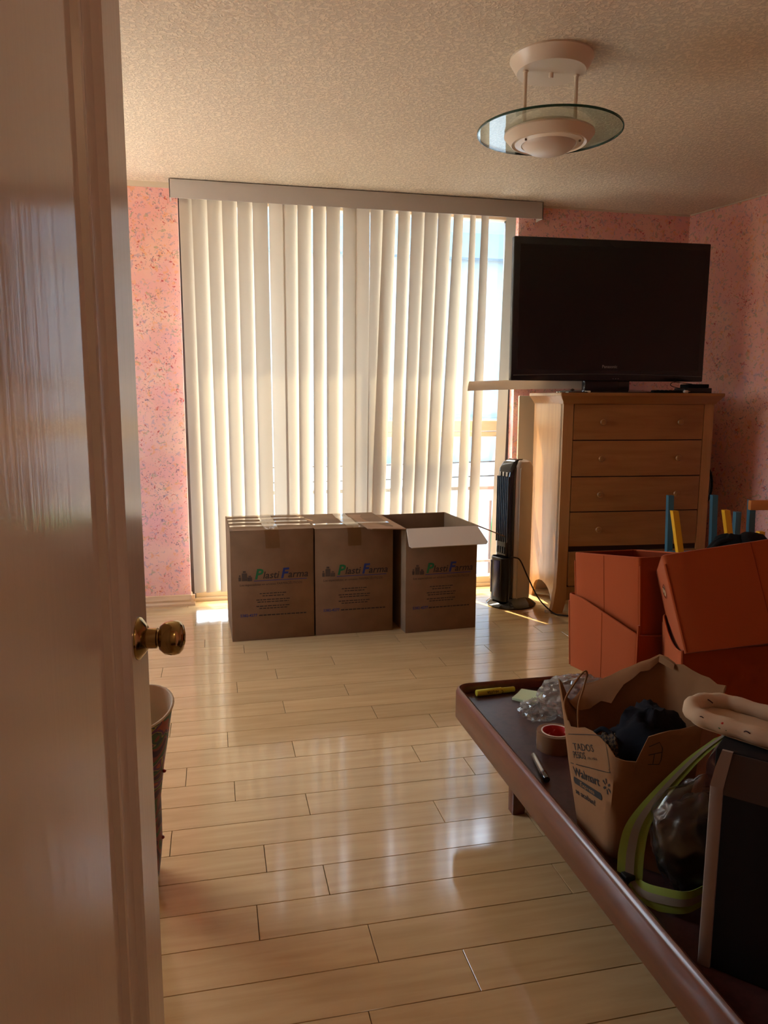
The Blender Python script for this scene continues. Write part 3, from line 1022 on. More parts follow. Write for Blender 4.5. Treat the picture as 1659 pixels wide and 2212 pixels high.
cd = MB().tube(bez([(1.70, 4.17, 0.306), (1.725, 4.135, 0.312), (1.752, 4.115, 0.295), (1.79, 4.085, 0.20), (1.835, 4.06, 0.10), (1.872, 4.035, 0.045), (1.91, 3.97, 0.006), (1.94, 3.93, 0.006), (1.985, 3.90, 0.006), (2.04, 3.87, 0.006), (2.09, 3.835, 0.006)], 8), 0.0042, 8).build('power_cord', 'cable_black')
cd.parent = FAN
cd.matrix_parent_inverse = (T(1.752, 4.245, 0) @ RZ(-70.5)).inverted()
cd['label'] = 'black cord trailing over the floor past the chest foot'
pl = MB().box(-0.028, 0.022, -0.014, 0.014, 0.0, 0.022, 0.005).tube([(0.02, -0.006, 0.011), (0.038, -0.006, 0.011)], 0.002, 6).tube([(0.02, 0.006, 0.011), (0.038, 0.006, 0.011)], 0.002, 6).build('plug', 'black_plastic', cd)
pl.location = (2.105, 3.825, 0)
pl.rotation_euler = (0, 0, R(-35))
MB().box(1.868, 1.898, 3.998, 4.012, 0.004, 0.022, 0.003).build('cord_tag', 'white_plastic', cd)

# ================================================================== cardboard boxes


def box_print(parent, w, yf, zbase):
    s = w / 0.43
    def at(x, z):
        return T(x * s, yf, zbase + z) @ FRONT
    x = -0.095
    text('logo_print', 'P', 0.074, at(-0.095, 0.325), 'ink_green', parent, 0.22, bold=0.0022)
    text('logo_print', 'lasti', 0.052, at(-0.053, 0.326), 'ink_grey', parent, 0.22, bold=0.0006)
    text('logo_print', 'F', 0.074, at(0.040, 0.325), 'ink_blue', parent, 0.22, bold=0.0022)
    text('logo_print', 'arma', 0.052, at(0.078, 0.326), 'ink_grey', parent, 0.22, bold=0.0006)
    MB().box(-0.098 * s, 0.178 * s, yf - 0.0003, yf + 0.0003, zbase + 0.314, zbase + 0.317).build('underline_print', 'ink_blue', parent, smooth=False)
    text('slogan_print', 'Los especialistas en envases FARMACÉUTICOS', 0.0165, at(-0.172, 0.291), 'ink_grey', parent, 0.15)
    # bottle emblem left of the name
    em = MB()
    for (ex, ez, ew, eh) in ((-0.146, 0.318, 0.026, 0.040), (-0.146, 0.361, 0.015, 0.009), (-0.119, 0.316, 0.024, 0.020), (-0.119, 0.3385, 0.013, 0.006), (-0.170, 0.318, 0.013, 0.020), (-0.170, 0.341, 0.008, 0.008)):
        em.box((ex - ew / 2) * s, (ex + ew / 2) * s, yf - 0.0003, yf + 0.0003, zbase + ez, zbase + ez + eh)
    em.build('emblem_print', 'ink_emblem', parent, smooth=False)
    tx = MB()
    r2 = random.Random(3)
    for z, hw in ((0.245, 0.070), (0.232, 0.055), (0.212, 0.088), (0.200, 0.082), (0.178, 0.088), (0.166, 0.072)):
        xx = -hw
        while xx < hw:
            ww = r2.uniform(0.008, 0.022)
            tx.box((xx) * s, min(xx + ww, hw) * s, yf - 0.0003, yf + 0.0003, zbase + z, zbase + z + 0.0045)
            xx += ww + 0.004
    tx.build('small_print', 'ink_grey', parent, smooth=False)
    text('phone_print', '5382-4277', 0.020, at(-0.172, 0.128), 'ink_blue', parent, bold=0.0004)
    tx = MB()
    xx = -0.075
    while xx < 0.17:
        ww = r2.uniform(0.008, 0.02)
        tx.box(xx * s, min(xx + ww, 0.172) * s, yf - 0.0003, yf + 0.0003, zbase + 0.129, zbase + 0.135)
        xx += ww + 0.004
    tx.build('address_print', 'ink_grey', parent, smooth=False)


def carton(name, label, x0, yf, w, d, h, rz, closed=True):
    """origin at the middle of the front bottom edge"""
    o = thing(name, label, 'box', (x0 + w / 2, yf, 0), R(rz), 'printed cardboard boxes by the window')
    th = 0.006
    hw = w / 2
    MB().box(-hw, hw, 0, th, 0.0, h, 0.0015).build('front_panel', 'cardboard', o)
    MB().box(-hw, hw, d - th, d, 0.0, h, 0.0015).build('back_panel', 'cardboard', o)
    MB().box(-hw, -hw + th, th, d - th, 0.0, h, 0.0015).build('side_panel', 'cardboard', o)
    MB().box(hw - th, hw, th, d - th, 0.0, h, 0.0015).build('side_panel', 'cardboard', o)
    MB().box(-hw + th, hw - th, th, d - th, 0.002, 0.008).build('bottom', 'cardboard', o, smooth=False)
    box_print(o, w, -0.0006, 0.0)
    if closed:
        for sx in (-1, 1):
            xa, xb = (-hw, -0.001) if sx < 0 else (0.001, hw)
            g_ = [[V((xa + (xb - xa) * i / 8, d * j / 6, h + 0.001 + 0.004 * math.sin(math.pi * j / 6) * math.sin(math.pi * (i / 8 if sx < 0 else 1 - i / 8) * 0.8 + 0.2))) for i in range(9)] for j in range(7)]
            MB().sheet(g_, 0.005).build('top_flap', 'cardboard_in' if False else 'cardboard', o)
        # clear packing tape along the closing joint, down the front edge
        g_ = []
        path = [(-0.0012, h - 0.095), (-0.0012, h - 0.03), (-0.0016, h + 0.002), (0.01, h + 0.0085)] + [(d * t / 8, h + 0.0095 + 0.003 * math.sin(t * 2.1)) for t in range(1, 9)]
        for y, z in path:
            g_.append([V((x + 0.004 * math.sin(z * 40), y, z + 0.0012 * math.sin(x * 300 + y * 90))) for x in (-0.036, -0.024, -0.012, 0, 0.012, 0.024, 0.036)])
        MB().sheet(g_).build('packing_tape', 'tape_clear', o)
        for yy in (0.09, 0.20, 0.31, 0.42):
            if closed == 2 and yy > 0.1:
                continue
            g_ = [[V((-hw + 0.004 + (w - 0.008) * i / 12, yy + dy, h + 0.0105 + 0.001 * math.sin(i))) for i in range(13)] for dy in (-0.022, 0, 0.022)]
            MB().sheet(g_).build('cross_tape', 'tape_clear', o)
    # damp bend at the lower corner
    return o


b1 = carton('cardboard_box', 'taped brown printed cardboard box nearest the pink wall pier', 0.066, 3.852, 0.425, 0.50, 0.578, 1.5)
b2 = carton('cardboard_box', 'taped brown printed cardboard box in the middle of the three', 0.4985, 3.866, 0.420, 0.50, 0.572, 1.6, 2)
b3 = carton('cardboard_box', 'open brown printed cardboard box with flaps out beside the fan', 0.972, 3.815, 0.405, 0.50, 0.568, 3.6, False)
hw = 0.2025
h = 0.568


def flap(parent, edge, out, n1, taper=0.03, m='cardboard_in'):
    """edge: two hinge points, out: vector of the flap's reach; a 5 mm board"""
    a, b = V(edge[0]), V(edge[1])
    u = (b - a).normalized()
    out = V(out)
    nrm = u.cross(out).normalized() * 0.005
    L = (b - a).length
    c0 = [a + u * 0.003, b - u * 0.003, b - u * taper + out * 0.90, b - u * (taper + 0.012) + out, a + u * (taper + 0.012) + out, a + u * taper + out * 0.90]
    return MB().prism(c0, nrm).build(n1, m, parent, smooth=False)


flap(b3, ((-hw, 0, h), (hw, 0, h)), (0.012, -0.085, -0.085), 'flap', -0.018, 'cardboard_white')       # front, hanging down
flap(b3, ((-hw, 0.5, h), (-hw, 0, h)), (-0.205, -0.01, 0.012), 'flap', 0.002)                         # left, lying on the middle box
flap(b3, ((hw, 0, h), (hw, 0.5, h)), (0.185, 0.02, -0.075), 'flap', 0.012)                           # right, sloping towards the fan
flap(b3, ((hw, 0.5, h), (-hw, 0.5, h)), (0, 0.05, -0.17), 'flap', 0.012)                              # back, hanging down

# ================================================================== bed base
BX0, BX1, BY0, BY1 = 0.726, 1.72, 0.37, 2.232
bed = thing('bed_base', 'low dark brown wooden bed base with a raised rim', 'bed base', ((BX0 + BX1) / 2, (BY0 + BY1) / 2, 0))
bw, bl = BX1 - BX0, BY1 - BY0
rings = []
for off, z, rr in ((0.004, 0.240, 0.050), (0.0, 0.246, 0.054), (0.0, 0.326, 0.054), (0.004, 0.336, 0.050), (0.011, 0.340, 0.043), (0.018, 0.336, 0.036), (0.021, 0.328, 0.033), (0.022, 0.240, 0.032)):
    rings.append(rrect(bw - 2 * off, bl - 2 * off, rr, 8, 0, 0, z))
rings.append(rings[0])
MB().loft(rings, False, False).build('rim', 'mahogany', bed, angle=50)
MB().box(-bw / 2 + 0.020, bw / 2 - 0.020, -bl / 2 + 0.020, bl / 2 - 0.020, 0.290, 0.310).build('deck', 'deck_board', bed, smooth=False)
for sx in (-1, 1):
    for sy in (-1, 1):
        lx, ly = sx * (bw / 2 - 0.145), sy * (bl / 2 - 0.215)
        MB().loft([rrect(0.040, 0.040, 0.004, 2, lx, ly, 0.0), rrect(0.046, 0.046, 0.004, 2, lx, ly, 0.29)]).build('leg', 'mahogany', bed)
    MB().box(sx * (bw / 2 - 0.16) - 0.015, sx * (bw / 2 - 0.16) + 0.015, -bl / 2 + 0.03, bl / 2 - 0.03, 0.245, 0.290).build('bearer', 'mahogany', bed, smooth=False)
for (sx, sy) in ((-1, 1), (1, 1)):
    MB().lathe([(0, 0), (0.005, 0), (0.004, 0.002), (0, 0.0025)], 12, T(sx * (bw / 2 - 0.055), sy * (bl / 2 - 0.055), 0.310)).build('screw', 'screw', bed)
DK = 0.310


def along(p0, p1, r, cone=None):
    """frame whose Z runs from p0 to p1, lying with radius r on the deck"""
    p0, p1 = V(p0), V(p1)
    d = (p1 - p0)
    L = d.length
    M = T(*p0) @ d.to_track_quat('Z', 'Y').to_matrix().to_4x4()
    return M, L


# highlighter
o = thing('highlighter', 'yellow highlighter pen lying along the rim of the bed base', 'highlighter', (0.858, 2.184, DK), R(3.5))
hm = T(-0.066, 0, 0.0105) @ RY(90)
MB().lathe([(0, 0), (0.0095, 0), (0.0105, 0.002), (0.0105, 0.086), (0.009, 0.088), (0, 0.088)], 20, hm).build('barrel', 'lime_plastic', o)
MB().lathe([(0, 0.086), (0.0088, 0.086), (0.0085, 0.130), (0.0075, 0.132), (0, 0.132)], 20, hm).build('cap', 'lime_plastic', o)
MB().box(0.024, 0.060, 0.0085, 0.0115, 0.009, 0.013, 0.0008).build('clip', 'lime_plastic', o)
text('name_print', 'HI-LITER', 0.0105, T(0.006, -0.0102, 0.0170) @ RX(90) @ RX(-18) @ RZ(180), 'ink_black', o, bold=0.0003)
MB().tube([V((0.016 + 0.006 * math.sin(a), -0.0104, 0.0105 + 0.005 * math.cos(a))) for a in (0.0, 0.6, 1.2, 1.8, 2.4, 3.0)], 0.0008, 5).build('swoosh_print', 'ink_black', o)
# sticky notes
o = thing('sticky_notes', 'pale green pad of sticky notes on the bed base', 'sticky notes', (0.945, 2.128, DK), R(-46))
MB().box(-0.0375, 0.0375, -0.0375, 0.0375, 0, 0.007, 0.0006).build('pad', 'paper_green', o)
g_ = [[V((-0.0375 + 0.075 * i / 8, -0.0375 + 0.075 * j / 8, 0.0078 + 0.012 * max(0, (j / 8 - 0.35)) ** 2 * (1 + 0.8 * i / 8) + 0.004 * max(0, i / 8 - 0.6))) for i in range(9)] for j in range(9)]
MB().sheet(g_, 0.0004).build('top_sheet', 'paper_green', o)


def blob(rx, ry, rz, amp, freq, seed, nu=40, nv=24, flat=0.0, ridged=False):
    """crumpled closed lump sitting on z=0"""
    rings = []
    for j in range(nv + 1):
        ph = -math.pi / 2 + math.pi * j / nv
        ring = []
        for i in range(nu):
            th = 2 * math.pi * i / nu
            d = V((math.cos(ph) * math.cos(th), math.cos(ph) * math.sin(th), math.sin(ph)))
            q = d * freq + V((seed, seed * 1.3, 0))
            n = noise.noise(q) + 0.5 * noise.noise(q * 2.3) + 0.3 * noise.noise(q * 5.1)
            if ridged:
                n = 0.7 - 1.6 * abs(n) + 0.25 * noise.noise(q * 4.0)
            s = 1 + amp * n
            p = V((d.x * rx * s, d.y * ry * s, rz + d.z * rz * s))
            if p.z < flat:
                p.z = flat
            ring.append(p)
        rings.append(ring)
    return rings


o = thing('plastic_wrap', 'crumpled clear plastic wrap beside the paper bag', 'plastic wrap', (1.045, 1.985, DK), R(5))
MB().loft(blob(0.110, 0.090, 0.054, 0.30, 2.2, 3.3, 56, 30, 0.002, True)).build('crumple', 'clear_wrap', o, angle=18)
w2 = MB().loft(blob(0.050, 0.045, 0.024, 0.5, 2.6, 9.3, 36, 18, 0.002, True)).build('loose_end', 'clear_wrap', o, angle=18)
w2.location = (-0.125, 0.015, 0)
# tape roll
o = thing('tape_roll', 'roll of brown packing tape with red lined core', 'tape roll', (0.882, 1.795, DK))
MB().lathe([(0.0385, 0.0), (0.051, 0.0), (0.0515, 0.002), (0.0515, 0.046), (0.051, 0.048), (0.0385, 0.048), (0.0385, 0.0)], 48, None, False, False).build('tape', 'tape_brown', o)
MB().lathe([(0.0355, 0.0), (0.0388, 0.0), (0.0388, 0.0490), (0.0355, 0.0490), (0.0355, 0.0)], 48, None, False, False).build('core', 'core_white', o)
MB().lathe([(0.0349, 0.001), (0.0356, 0.001), (0.0356, 0.0480), (0.0349, 0.0480), (0.0349, 0.001)], 48, None, False, False).build('core_label', 'label_red', o)
# marker
o = thing('marker_pen', 'silver marker pen with black cap lying before the tape roll', 'marker pen', (0, 0, 0))
M_, L_ = along((0.800, 1.752, DK + 0.0088), (0.778, 1.622, DK + 0.0088), 0.009)
o.matrix_world = M_
MB().lathe([(0, 0), (0.006, 0), (0.0075, 0.003), (0.0078, 0.040), (0.0082, 0.042), (0.0082, 0.112), (0, 0.112)], 20).build('barrel', 'silver_barrel', o)
MB().lathe([(0.0081, 0.100), (0.0088, 0.100), (0.0088, 0.131), (0.0075, 0.133), (0, 0.133)], 20).build('cap', 'black_gloss', o)

# ------------------------------------------------------------------ orange fabric storage boxes


def fabric_box(name, label, w, d, h, M, dips=None, taper=0.96, seams=(), grommet=None):
    """w along x, d along y; rim height dips given by function of (x,y)"""
    o = thing(name, label, 'storage box', (0, 0, 0), group='orange fabric storage boxes')
    o.matrix_world = M
    n = 5

    def ring(sc, z, inset=0.0, edge=False):
        r = []
        base = rrect(w * sc - 2 * inset, d * sc - 2 * inset, 0.012, 3, 0, 0, z)
        # subdivide the straight sides
        out = []
        m_ = len(base)
        for i in range(m_):
            a, b = base[i], base[(i + 1) % m_]
            k = 8 if (b - a).length > 0.05 else 1
            for q in range(k):
                out.append(a.lerp(b, q / k))
        if edge and dips:
            for p in out:
                p.z += dips(p.x / (w / 2), p.y / (d / 2))
        return out
    rg = [ring(taper, 0.0), ring(taper, 0.004)]
    for t in (0.25, 0.5, 0.75, 1.0):
        rg.append(ring(taper + (1 - taper) * t, h * t, 0, t == 1.0))
    MB().loft(rg, True, False).build('shell', 'orange_fabric', o, angle=50)
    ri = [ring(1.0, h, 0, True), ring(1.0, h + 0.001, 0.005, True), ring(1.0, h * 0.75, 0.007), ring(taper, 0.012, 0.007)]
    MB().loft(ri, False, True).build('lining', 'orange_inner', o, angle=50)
    top_ = ring(1.0, h, 0.0025, True)
    MB().tube(top_ + [top_[0]], 0.0032, 6, False).build('rim_piping', 'orange_fabric', o)
    for (face, u) in seams:
        pts = []
        for k in range(9):
            t = k / 8
            sc = taper + (1 - taper) * t
            x, y = (u * w / 2, -d / 2 * sc) if face == 'f' else ((-w / 2 * sc, u * d / 2) if face == 'l' else (w / 2 * sc, u * d / 2))
            z = h * t
            if dips and t > 0.8:
                z += dips(x / (w / 2), y / (d / 2)) * (t - 0.8) / 0.2
            pts.append((x, y, z))
        MB().tube(pts, 0.0010, 5).build('seam', 'orange_seam', o)
    for (sx, sy) in ((-1, -1), (1, -1), (-1, 1)):
        MB().tube([(sx * (w / 2 * (taper + (1 - taper) * t) - 0.0035), sy * (d / 2 * (taper + (1 - taper) * t) - 0.0035), h * t * 0.98) for t in (0.01, 0.5, 0.93)], 0.0042, 6).build('corner_piping', 'orange_fabric', o)
    if grommet:
        gx, gy, gz_ = grommet
        MB().lathe([(0.011, 0), (0.021, 0), (0.021, 0.002), (0.016, 0.0045), (0.011, 0.002), (0.011, 0)], 24, T(gx, gy, gz_) @ RY(-90), False, False).build('grommet', 'chrome', o)
        MB().lathe([(0, 0), (0.0112, 0), (0.0112, 0.0012), (0, 0.0012)], 20, T(gx, gy, gz_) @ RY(-90)).build('grommet_hole', 'gap_dark', o)
    return o


def dipA(u, v):      # lower left box: the near end of the rim is pressed down
    return -0.055 * max(0, (-v + 0.6) / 1.6) - 0.015 * (1 - u * u) * (0.5 - 0.5 * v)


# left pair: the lower straddles the rim of the bed base at the far end
fabric_box('storage_box', 'lower left orange fabric box at the far end of the bed base', 0.314, 0.33, 0.25, T(1.352, 2.188, 0.342) @ RZ(13), dipA, 0.95, (('l', -0.02), ('f', 0.0)))
fabric_box('storage_box', 'upper left orange fabric box nested in another before the chest', 0.285, 0.29, 0.285, T(1.352, 2.185, 0.457) @ RZ(16) @ RY(3.5) @ RX(-7), None, 0.98, (('l', 0.05), ('f', 0.0)))


def dipB(u, v):
    return -0.03 * (1 - v * v) - 0.03 * max(0, -u) * (0.5 - 0.5 * v)


fabric_box('storage_box', 'lower right orange fabric box behind the paper bag', 0.44, 0.27, 0.29, T(1.470, 1.790, 0.312) @ RZ(-22), dipB, 0.94, (('f', 0.1),))
fabric_box('storage_box', 'tilted orange fabric box with a metal eyelet on top of another', 0.42, 0.26, 0.27, T(1.455, 1.748, 0.566) @ RZ(-24.5) @ RY(-11.9) @ RX(-24), None, 0.97, (('f', 0.1),), (-0.2085, -0.01, 0.19))

# ------------------------------------------------------------------ paper bag
bag = thing('paper_bag', 'torn brown paper shopping bag stuffed with clothes on the bed base', 'paper bag', (0.86, 1.34, DK))
BO = V((0.86, 1.34, DK))
bb_ = [V((0.768, 1.440, 0)), V((0.771, 1.315, 0)), V((0.862, 1.220, 0)), V((0.955, 1.300, 0)), V((0.945, 1.415, 0)), V((0.850, 1.470, 0))]
bt_ = [V((0.745, 1.515, 0.31)), V((0.755, 1.273, 0.24)), V((0.892, 1.196, 0.33)), V((1.030, 1.315, 0.345)), V((0.975, 1.480, 0.35)), V((0.825, 1.545, 0.275))]
RIM = [0.312, 0.252, 0.224, 0.236, 0.248, 0.254, 0.255, 0.250, 0.240, 0.236, 0.240, 0.292, 0.300, 0.306, 0.312, 0.320, 0.330, 0.334, 0.338, 0.335, 0.342, 0.345, 0.340, 0.346,
       0.350, 0.346, 0.352, 0.350, 0.356, 0.360, 0.354, 0.362, 0.362, 0.352, 0.344, 0.332, 0.318, 0.306, 0.296, 0.286, 0.280, 0.268, 0.258, 0.252, 0.250, 0.258, 0.280, 0.300]


def ring_of(c, per=8):
    out = []
    for i in range(len(c)):
        a, b = c[i], c[(i + 1) % len(c)]
        for k in range(per):
            out.append(a.lerp(b, k / per))
    return out


Rb, Rt = ring_of(bb_), ring_of(bt_)
Rb = [V((p.x, p.y, 0.002)) - V((BO.x, BO.y, 0)) for p in Rb]
Rt = [V((p.x, p.y, p.z)) - V((BO.x, BO.y, 0)) for p in Rt]
cen = V((0, 0, 0))
grid = []
NR = 14
for j in range(NR + 1):
    t = j / NR
    row = []
    for i in range(len(Rb)):
        p = Rb[i].lerp(Rt[i], t)
        p.z = t * RIM[i] + (rnd.uniform(-0.002, 0.002) if j == NR else 0)
        w_ = 0.007 * noise.noise(V((p.x * 14, p.y * 14, p.z * 11))) + 0.003 * noise.noise(V((p.x * 40, p.y * 40, p.z * 40)))
        q = V((p.x, p.y, 0)).normalized()
        p = p + q * w_ * min(1, t * 4) * (0.2 if i <= 8 else 1.0)
        row.append(p)
    grid.append(row)
mb = MB()
inner = [[V((p.x * 0.985, p.y * 0.985, p.z + 0.001)) for p in r] for r in reversed(grid)]
mb.loft(grid + inner, True, True)
mb.build('bag_wall', 'kraft', bag, angle=55)
# folded-over flap of the far rim, torn along its lower edge
g_ = []
for i in range(30, 46):
    p = grid[NR][i]
    k = (i - 30) / 15
    hh = (0.014, 0.018, 0.016, 0.024, 0.020, 0.026, 0.030, 0.040, 0.052, 0.040, 0.046, 0.040, 0.032, 0.026, 0.018, 0.010)[i - 30]
    inw = V((-p.x, -p.y, 0)).normalized()
    g_.append([p + V((0, 0, 0.002)), p + inw * (hh * 0.45) + V((0, 0, 0.004 - hh * 0.25)), p + inw * (hh * 0.9) + V((0, 0, -hh * 0.75))])
MB().sheet(g_).build('torn_fold', 'kraft', bag)
# twisted paper handle
MB().tube(bez([(-0.112, 0.125, 0.235), (-0.118, 0.132, 0.275), (-0.104, 0.120, 0.319), (-0.087, 0.111, 0.349), (-0.081, 0.106, 0.346), (-0.092, 0.098, 0.318), (-0.106, 0.092, 0.278), (-0.103, 0.090, 0.215)], 8), 0.0022, 7).build('handle', 'kraft', bag)


FN = V((-0.997, -0.024, -0.068))      # outward normal of the printed side


def bag_line(s_, A, B, hgt, name='bag_print', bold=0.0, m='ink_black', lift=0.0):
    A, B = V(A) - FN * 0.0012, V(B) - FN * 0.0012
    x = (B - A)
    L = x.length
    x.normalize()
    y = (FN.cross(x)).normalized()
    M = Matrix((x, y, FN)).transposed().to_4x4()
    M.translation = A + FN * lift
    ob = text(name, s_, hgt * 1.4, M, m, bag, bold=bold)
    w0 = max((v.co - A).dot(x) for v in ob.data.vertices)
    f_ = L / w0
    for v in ob.data.vertices:
        d = (v.co - A).dot(x)
        v.co += x * (d * (f_ - 1))
    return ob


bag_line('TADOS', (-0.1100, 0.0993, 0.1764), (-0.1104, 0.0147, 0.2117), 0.0155)
bag_line('PESOS', (-0.1087, 0.1002, 0.1575), (-0.1089, 0.0500, 0.1783), 0.0150)
bag_line('AL MES', (-0.1091, 0.0419, 0.1828), (-0.1092, 0.0028, 0.1990), 0.005)
bag_line('Walmart', (-0.1058, 0.1022, 0.1161), (-0.1052, -0.0047, 0.1451), 0.019, 'name_print', 0.0004)
bag_line('se acaban!', (-0.1031, 0.0984, 0.0754), (-0.1021, 0.0151, 0.0900), 0.012, 'bag_print', 0.0003)
A_, B_ = V((-0.1055, 0.1002, 0.1044)) - FN * 0.0012, V((-0.1041, -0.0060, 0.1228)) - FN * 0.0012
x_ = (B_ - A_).normalized()
y_ = FN.cross(x_).normalized()
pp = [A_ + x_ * (0.006 * math.cos(R(a))) + y_ * (0.0075 * math.sin(R(a))) for a in range(90, 271, 20)] + [B_ + x_ * (0.006 * math.cos(R(a))) + y_ * (0.0075 * math.sin(R(a))) for a in range(-90, 91, 20)]
MB().prism(pp, FN * 0.0003).build('pill_print', 'ink_black', bag, smooth=False)
bag_line('Express', A_ + (B_ - A_) * 0.22 - y_ * 0.004, A_ + (B_ - A_) * 0.78 - y_ * 0.004, 0.009, 'express_print', 0.0002, 'kraft', 0.003)
sp = MB()
for a in range(0, 360, 60):
    u = x_ * math.cos(R(a + 30)) + y_ * math.sin(R(a + 30))
    v_ = FN.cross(u)
    ctr = V((-0.1057, -0.0319, 0.1592)) - FN * 0.0012
    sp.prism([ctr + u * 0.006 + v_ * 0.0018, ctr + u * 0.006 - v_ * 0.0018, ctr + u * 0.016 - v_ * 0.0024, ctr + u * 0.016 + v_ * 0.0024], FN * 0.0003)
sp.build('spark_print', 'ink_black', bag, smooth=False)
MB().tube(bez([V(p) - FN * 0.0012 for p in ((-0.1123, 0.1238, 0.2021), (-0.1130, -0.0066, 0.2583), (-0.1127, -0.0256, 0.2560), (-0.1118, -0.0330, 0.2484), (-0.1086, -0.0437, 0.2101), (-0.1079, -0.0425, 0.2000), (-0.1076, -0.0346, 0.1915), (-0.1077, 0.1183, 0.1365))], 4), 0.0008, 5).build('frame_print', 'ink_black', bag)


def wall_pt(i, t, off=0.004):
    a, b = int(i), int(i) + 1
    r = min(int(t * NR), NR - 1)
    f, g = i - a, t * NR - r
    p = grid[r][a].lerp(grid[r][b], f).lerp(grid[r + 1][a].lerp(grid[r + 1][b], f), g)
    n_ = (grid[r][b] - grid[r][a]).cross(grid[r + 1][a] - grid[r][a]).normalized()
    if n_.dot(V((p.x, p.y, 0))) < 0:
        n_ = -n_
    return p + n_ * off


# the prints lie on the paper: drop them onto the wall of the bag
from mathutils.kdtree import KDTree
wp = [wall_pt(0.08 * a, 0.02 * b, 0.0) for a in range(0, 100) for b in range(0, 50)]
kd = KDTree(len(wp))
for k, p in enumerate(wp):
    kd.insert(V((0, p.y, p.z)), k)
kd.balance()
for ch in [c for c in bag.children if c.name.split('.')[0] in ('bag_print', 'name_print', 'pill_print', 'express_print', 'spark_print', 'frame_print')]:
    lift = 0.0016 if ch.name.startswith('express') else 0.0009
    for v in ch.data.vertices:
        _, k, _ = kd.find(V((0, v.co.y, v.co.z)))
        v.co.x = wp[k].x - lift
MB().tube([wall_pt(i_, t_) for i_, t_ in ((11.15, 0.93), (12.1, 0.945), (12.45, 0.90), (12.45, 0.82), (12.3, 0.79), (11.3, 0.80))], 0.0007, 5) \
    .tube([wall_pt(11.2, 0.868), wall_pt(12.45, 0.872)], 0.0007, 5).tube([wall_pt(11.75, 0.868), wall_pt(11.75, 0.80)], 0.0007, 5).build('parcel_print', 'ink_black', bag)
# clothes inside
o = thing('navy_clothes', 'dark navy clothing bundled inside the paper bag', 'clothing', (0.892, 1.365, DK + 0.012))
MB().loft(blob(0.092, 0.092, 0.142, 0.18, 2.2, 5.1, 44, 26, 0.0)).build('cloth', 'navy_cloth', o, angle=60)
cu_ = MB().tube(bez([(-0.04, -0.02, 0.21), (0.0, 0.01, 0.245), (0.04, 0.03, 0.235), (0.06, 0.05, 0.205)], 8), 0.012, 10).build('collar', 'navy_cloth', o)
o = thing('checked_shirt', 'brown checked shirt peeking over the torn front of the paper bag', 'shirt', (0.805, 1.385, DK + 0.07))
MB().loft(blob(0.024, 0.055, 0.082, 0.20, 2.4, 8.1, 36, 22, 0.0)).build('fabric', 'check_cloth', o, angle=60)
MB().tube(bez([(-0.012, 0.04, 0.150), (-0.004, 0.02, 0.166), (0.004, -0.01, 0.160), (0.006, -0.035, 0.135)], 8), 0.005, 8).build('hem', 'navy_cloth', o)

# ------------------------------------------------------------------ black bag with lime strap
hv = thing('plastic_bag', 'dark clear plastic bag squeezed between paper bag and black organiser', 'bag', (0.868, 1.150, DK), R(-45))
MB().loft(blob(0.085, 0.052, 0.105, 0.22, 2.0, 12.4, 48, 28, 0.001)).build('contents', 'dark_plastic_bag', hv, angle=60)
fl_ = MB().loft(blob(0.092, 0.057, 0.122, 0.16, 1.8, 12.4, 48, 28, 0.0015)).build('film', 'bag_film', hv, angle=70)


def ribbon(path, wvec, width, m, name, parent, stripe=None):
    P = bez(path, 8)
    g_ = []
    for i, p in enumerate(P):
        t = i / (len(P) - 1)
        k = t * (len(wvec) - 1)
        a, b = int(min(k, len(wvec) - 2)), 0
        w = V(wvec[a]).lerp(V(wvec[a + 1]), k - a).normalized()
        g_.append([p + w * (width * s) for s in (-0.5, -0.17, 0.17, 0.5)])
    o_ = MB().sheet(g_, 0.0012).build(name, m, parent)
    if stripe:
        g2 = []
        for r in g_:
            d = (r[3] - r[0])
            g2.append([r[1], r[2]])
        nrm = 0.0016
        b = MB()
        rows_ = []
        for i, r in enumerate(g2):
            a = g_[min(i + 1, len(g_) - 1)][1] - g_[max(i - 1, 0)][1]
            nn = a.cross(r[1] - r[0]).normalized()
            rows_.append([r[0] + nn * nrm, r[1] + nn * nrm])
        b.sheet(rows_)
        rows_ = []
        for i, r in enumerate(g2):
            a = g_[min(i + 1, len(g_) - 1)][1] - g_[max(i - 1, 0)][1]
            nn = a.cross(r[1] - r[0]).normalized()
            rows_.append([r[0] - nn * nrm, r[1] - nn * nrm])
        b.sheet(rows_)
        b.build('reflective_stripe', stripe, o_)
    return o_


st = thing('safety_strap', 'lime yellow strap with grey reflective stripe draped over the dark bag', 'strap', (0.80, 1.18, DK))
SO = V((0.80, 1.18, DK))
path = [V(p) - SO for p in ((0.905, 1.150, 0.640), (0.862, 1.176, 0.585), (0.815, 1.205, 0.505), (0.782, 1.220, 0.440), (0.770, 1.222, 0.385), (0.762, 1.212, 0.334))]
ribbon(path, [(0.5, -0.5, 0.5), (0.45, -0.5, 0.45), (0.55, -0.55, 0.35), (0.6, -0.6, 0.2), (0.5, -0.6, 0.0)], 0.050, 'lime_fabric', 'strap_band', st, 'grey_reflective')
path = [V(p) - SO for p in ((0.762, 1.208, 0.330), (0.768, 1.175, 0.322), (0.790, 1.135, 0.332), (0.815, 1.105, 0.345), (0.845, 1.094, 0.365))]
ribbon(path, [(0.5, 0.5, 0.2), (0.3, 0.4, 0.7), (0.1, 0.1, 1.0), (0.1, 0.0, 1.0)], 0.042, 'lime_fabric', 'strap_tail', st, 'grey_reflective')
MB().box(-0.052, -0.030, 0.022, 0.042, 0.008, 0.030, 0.003).build('buckle', 'black_plastic', st)

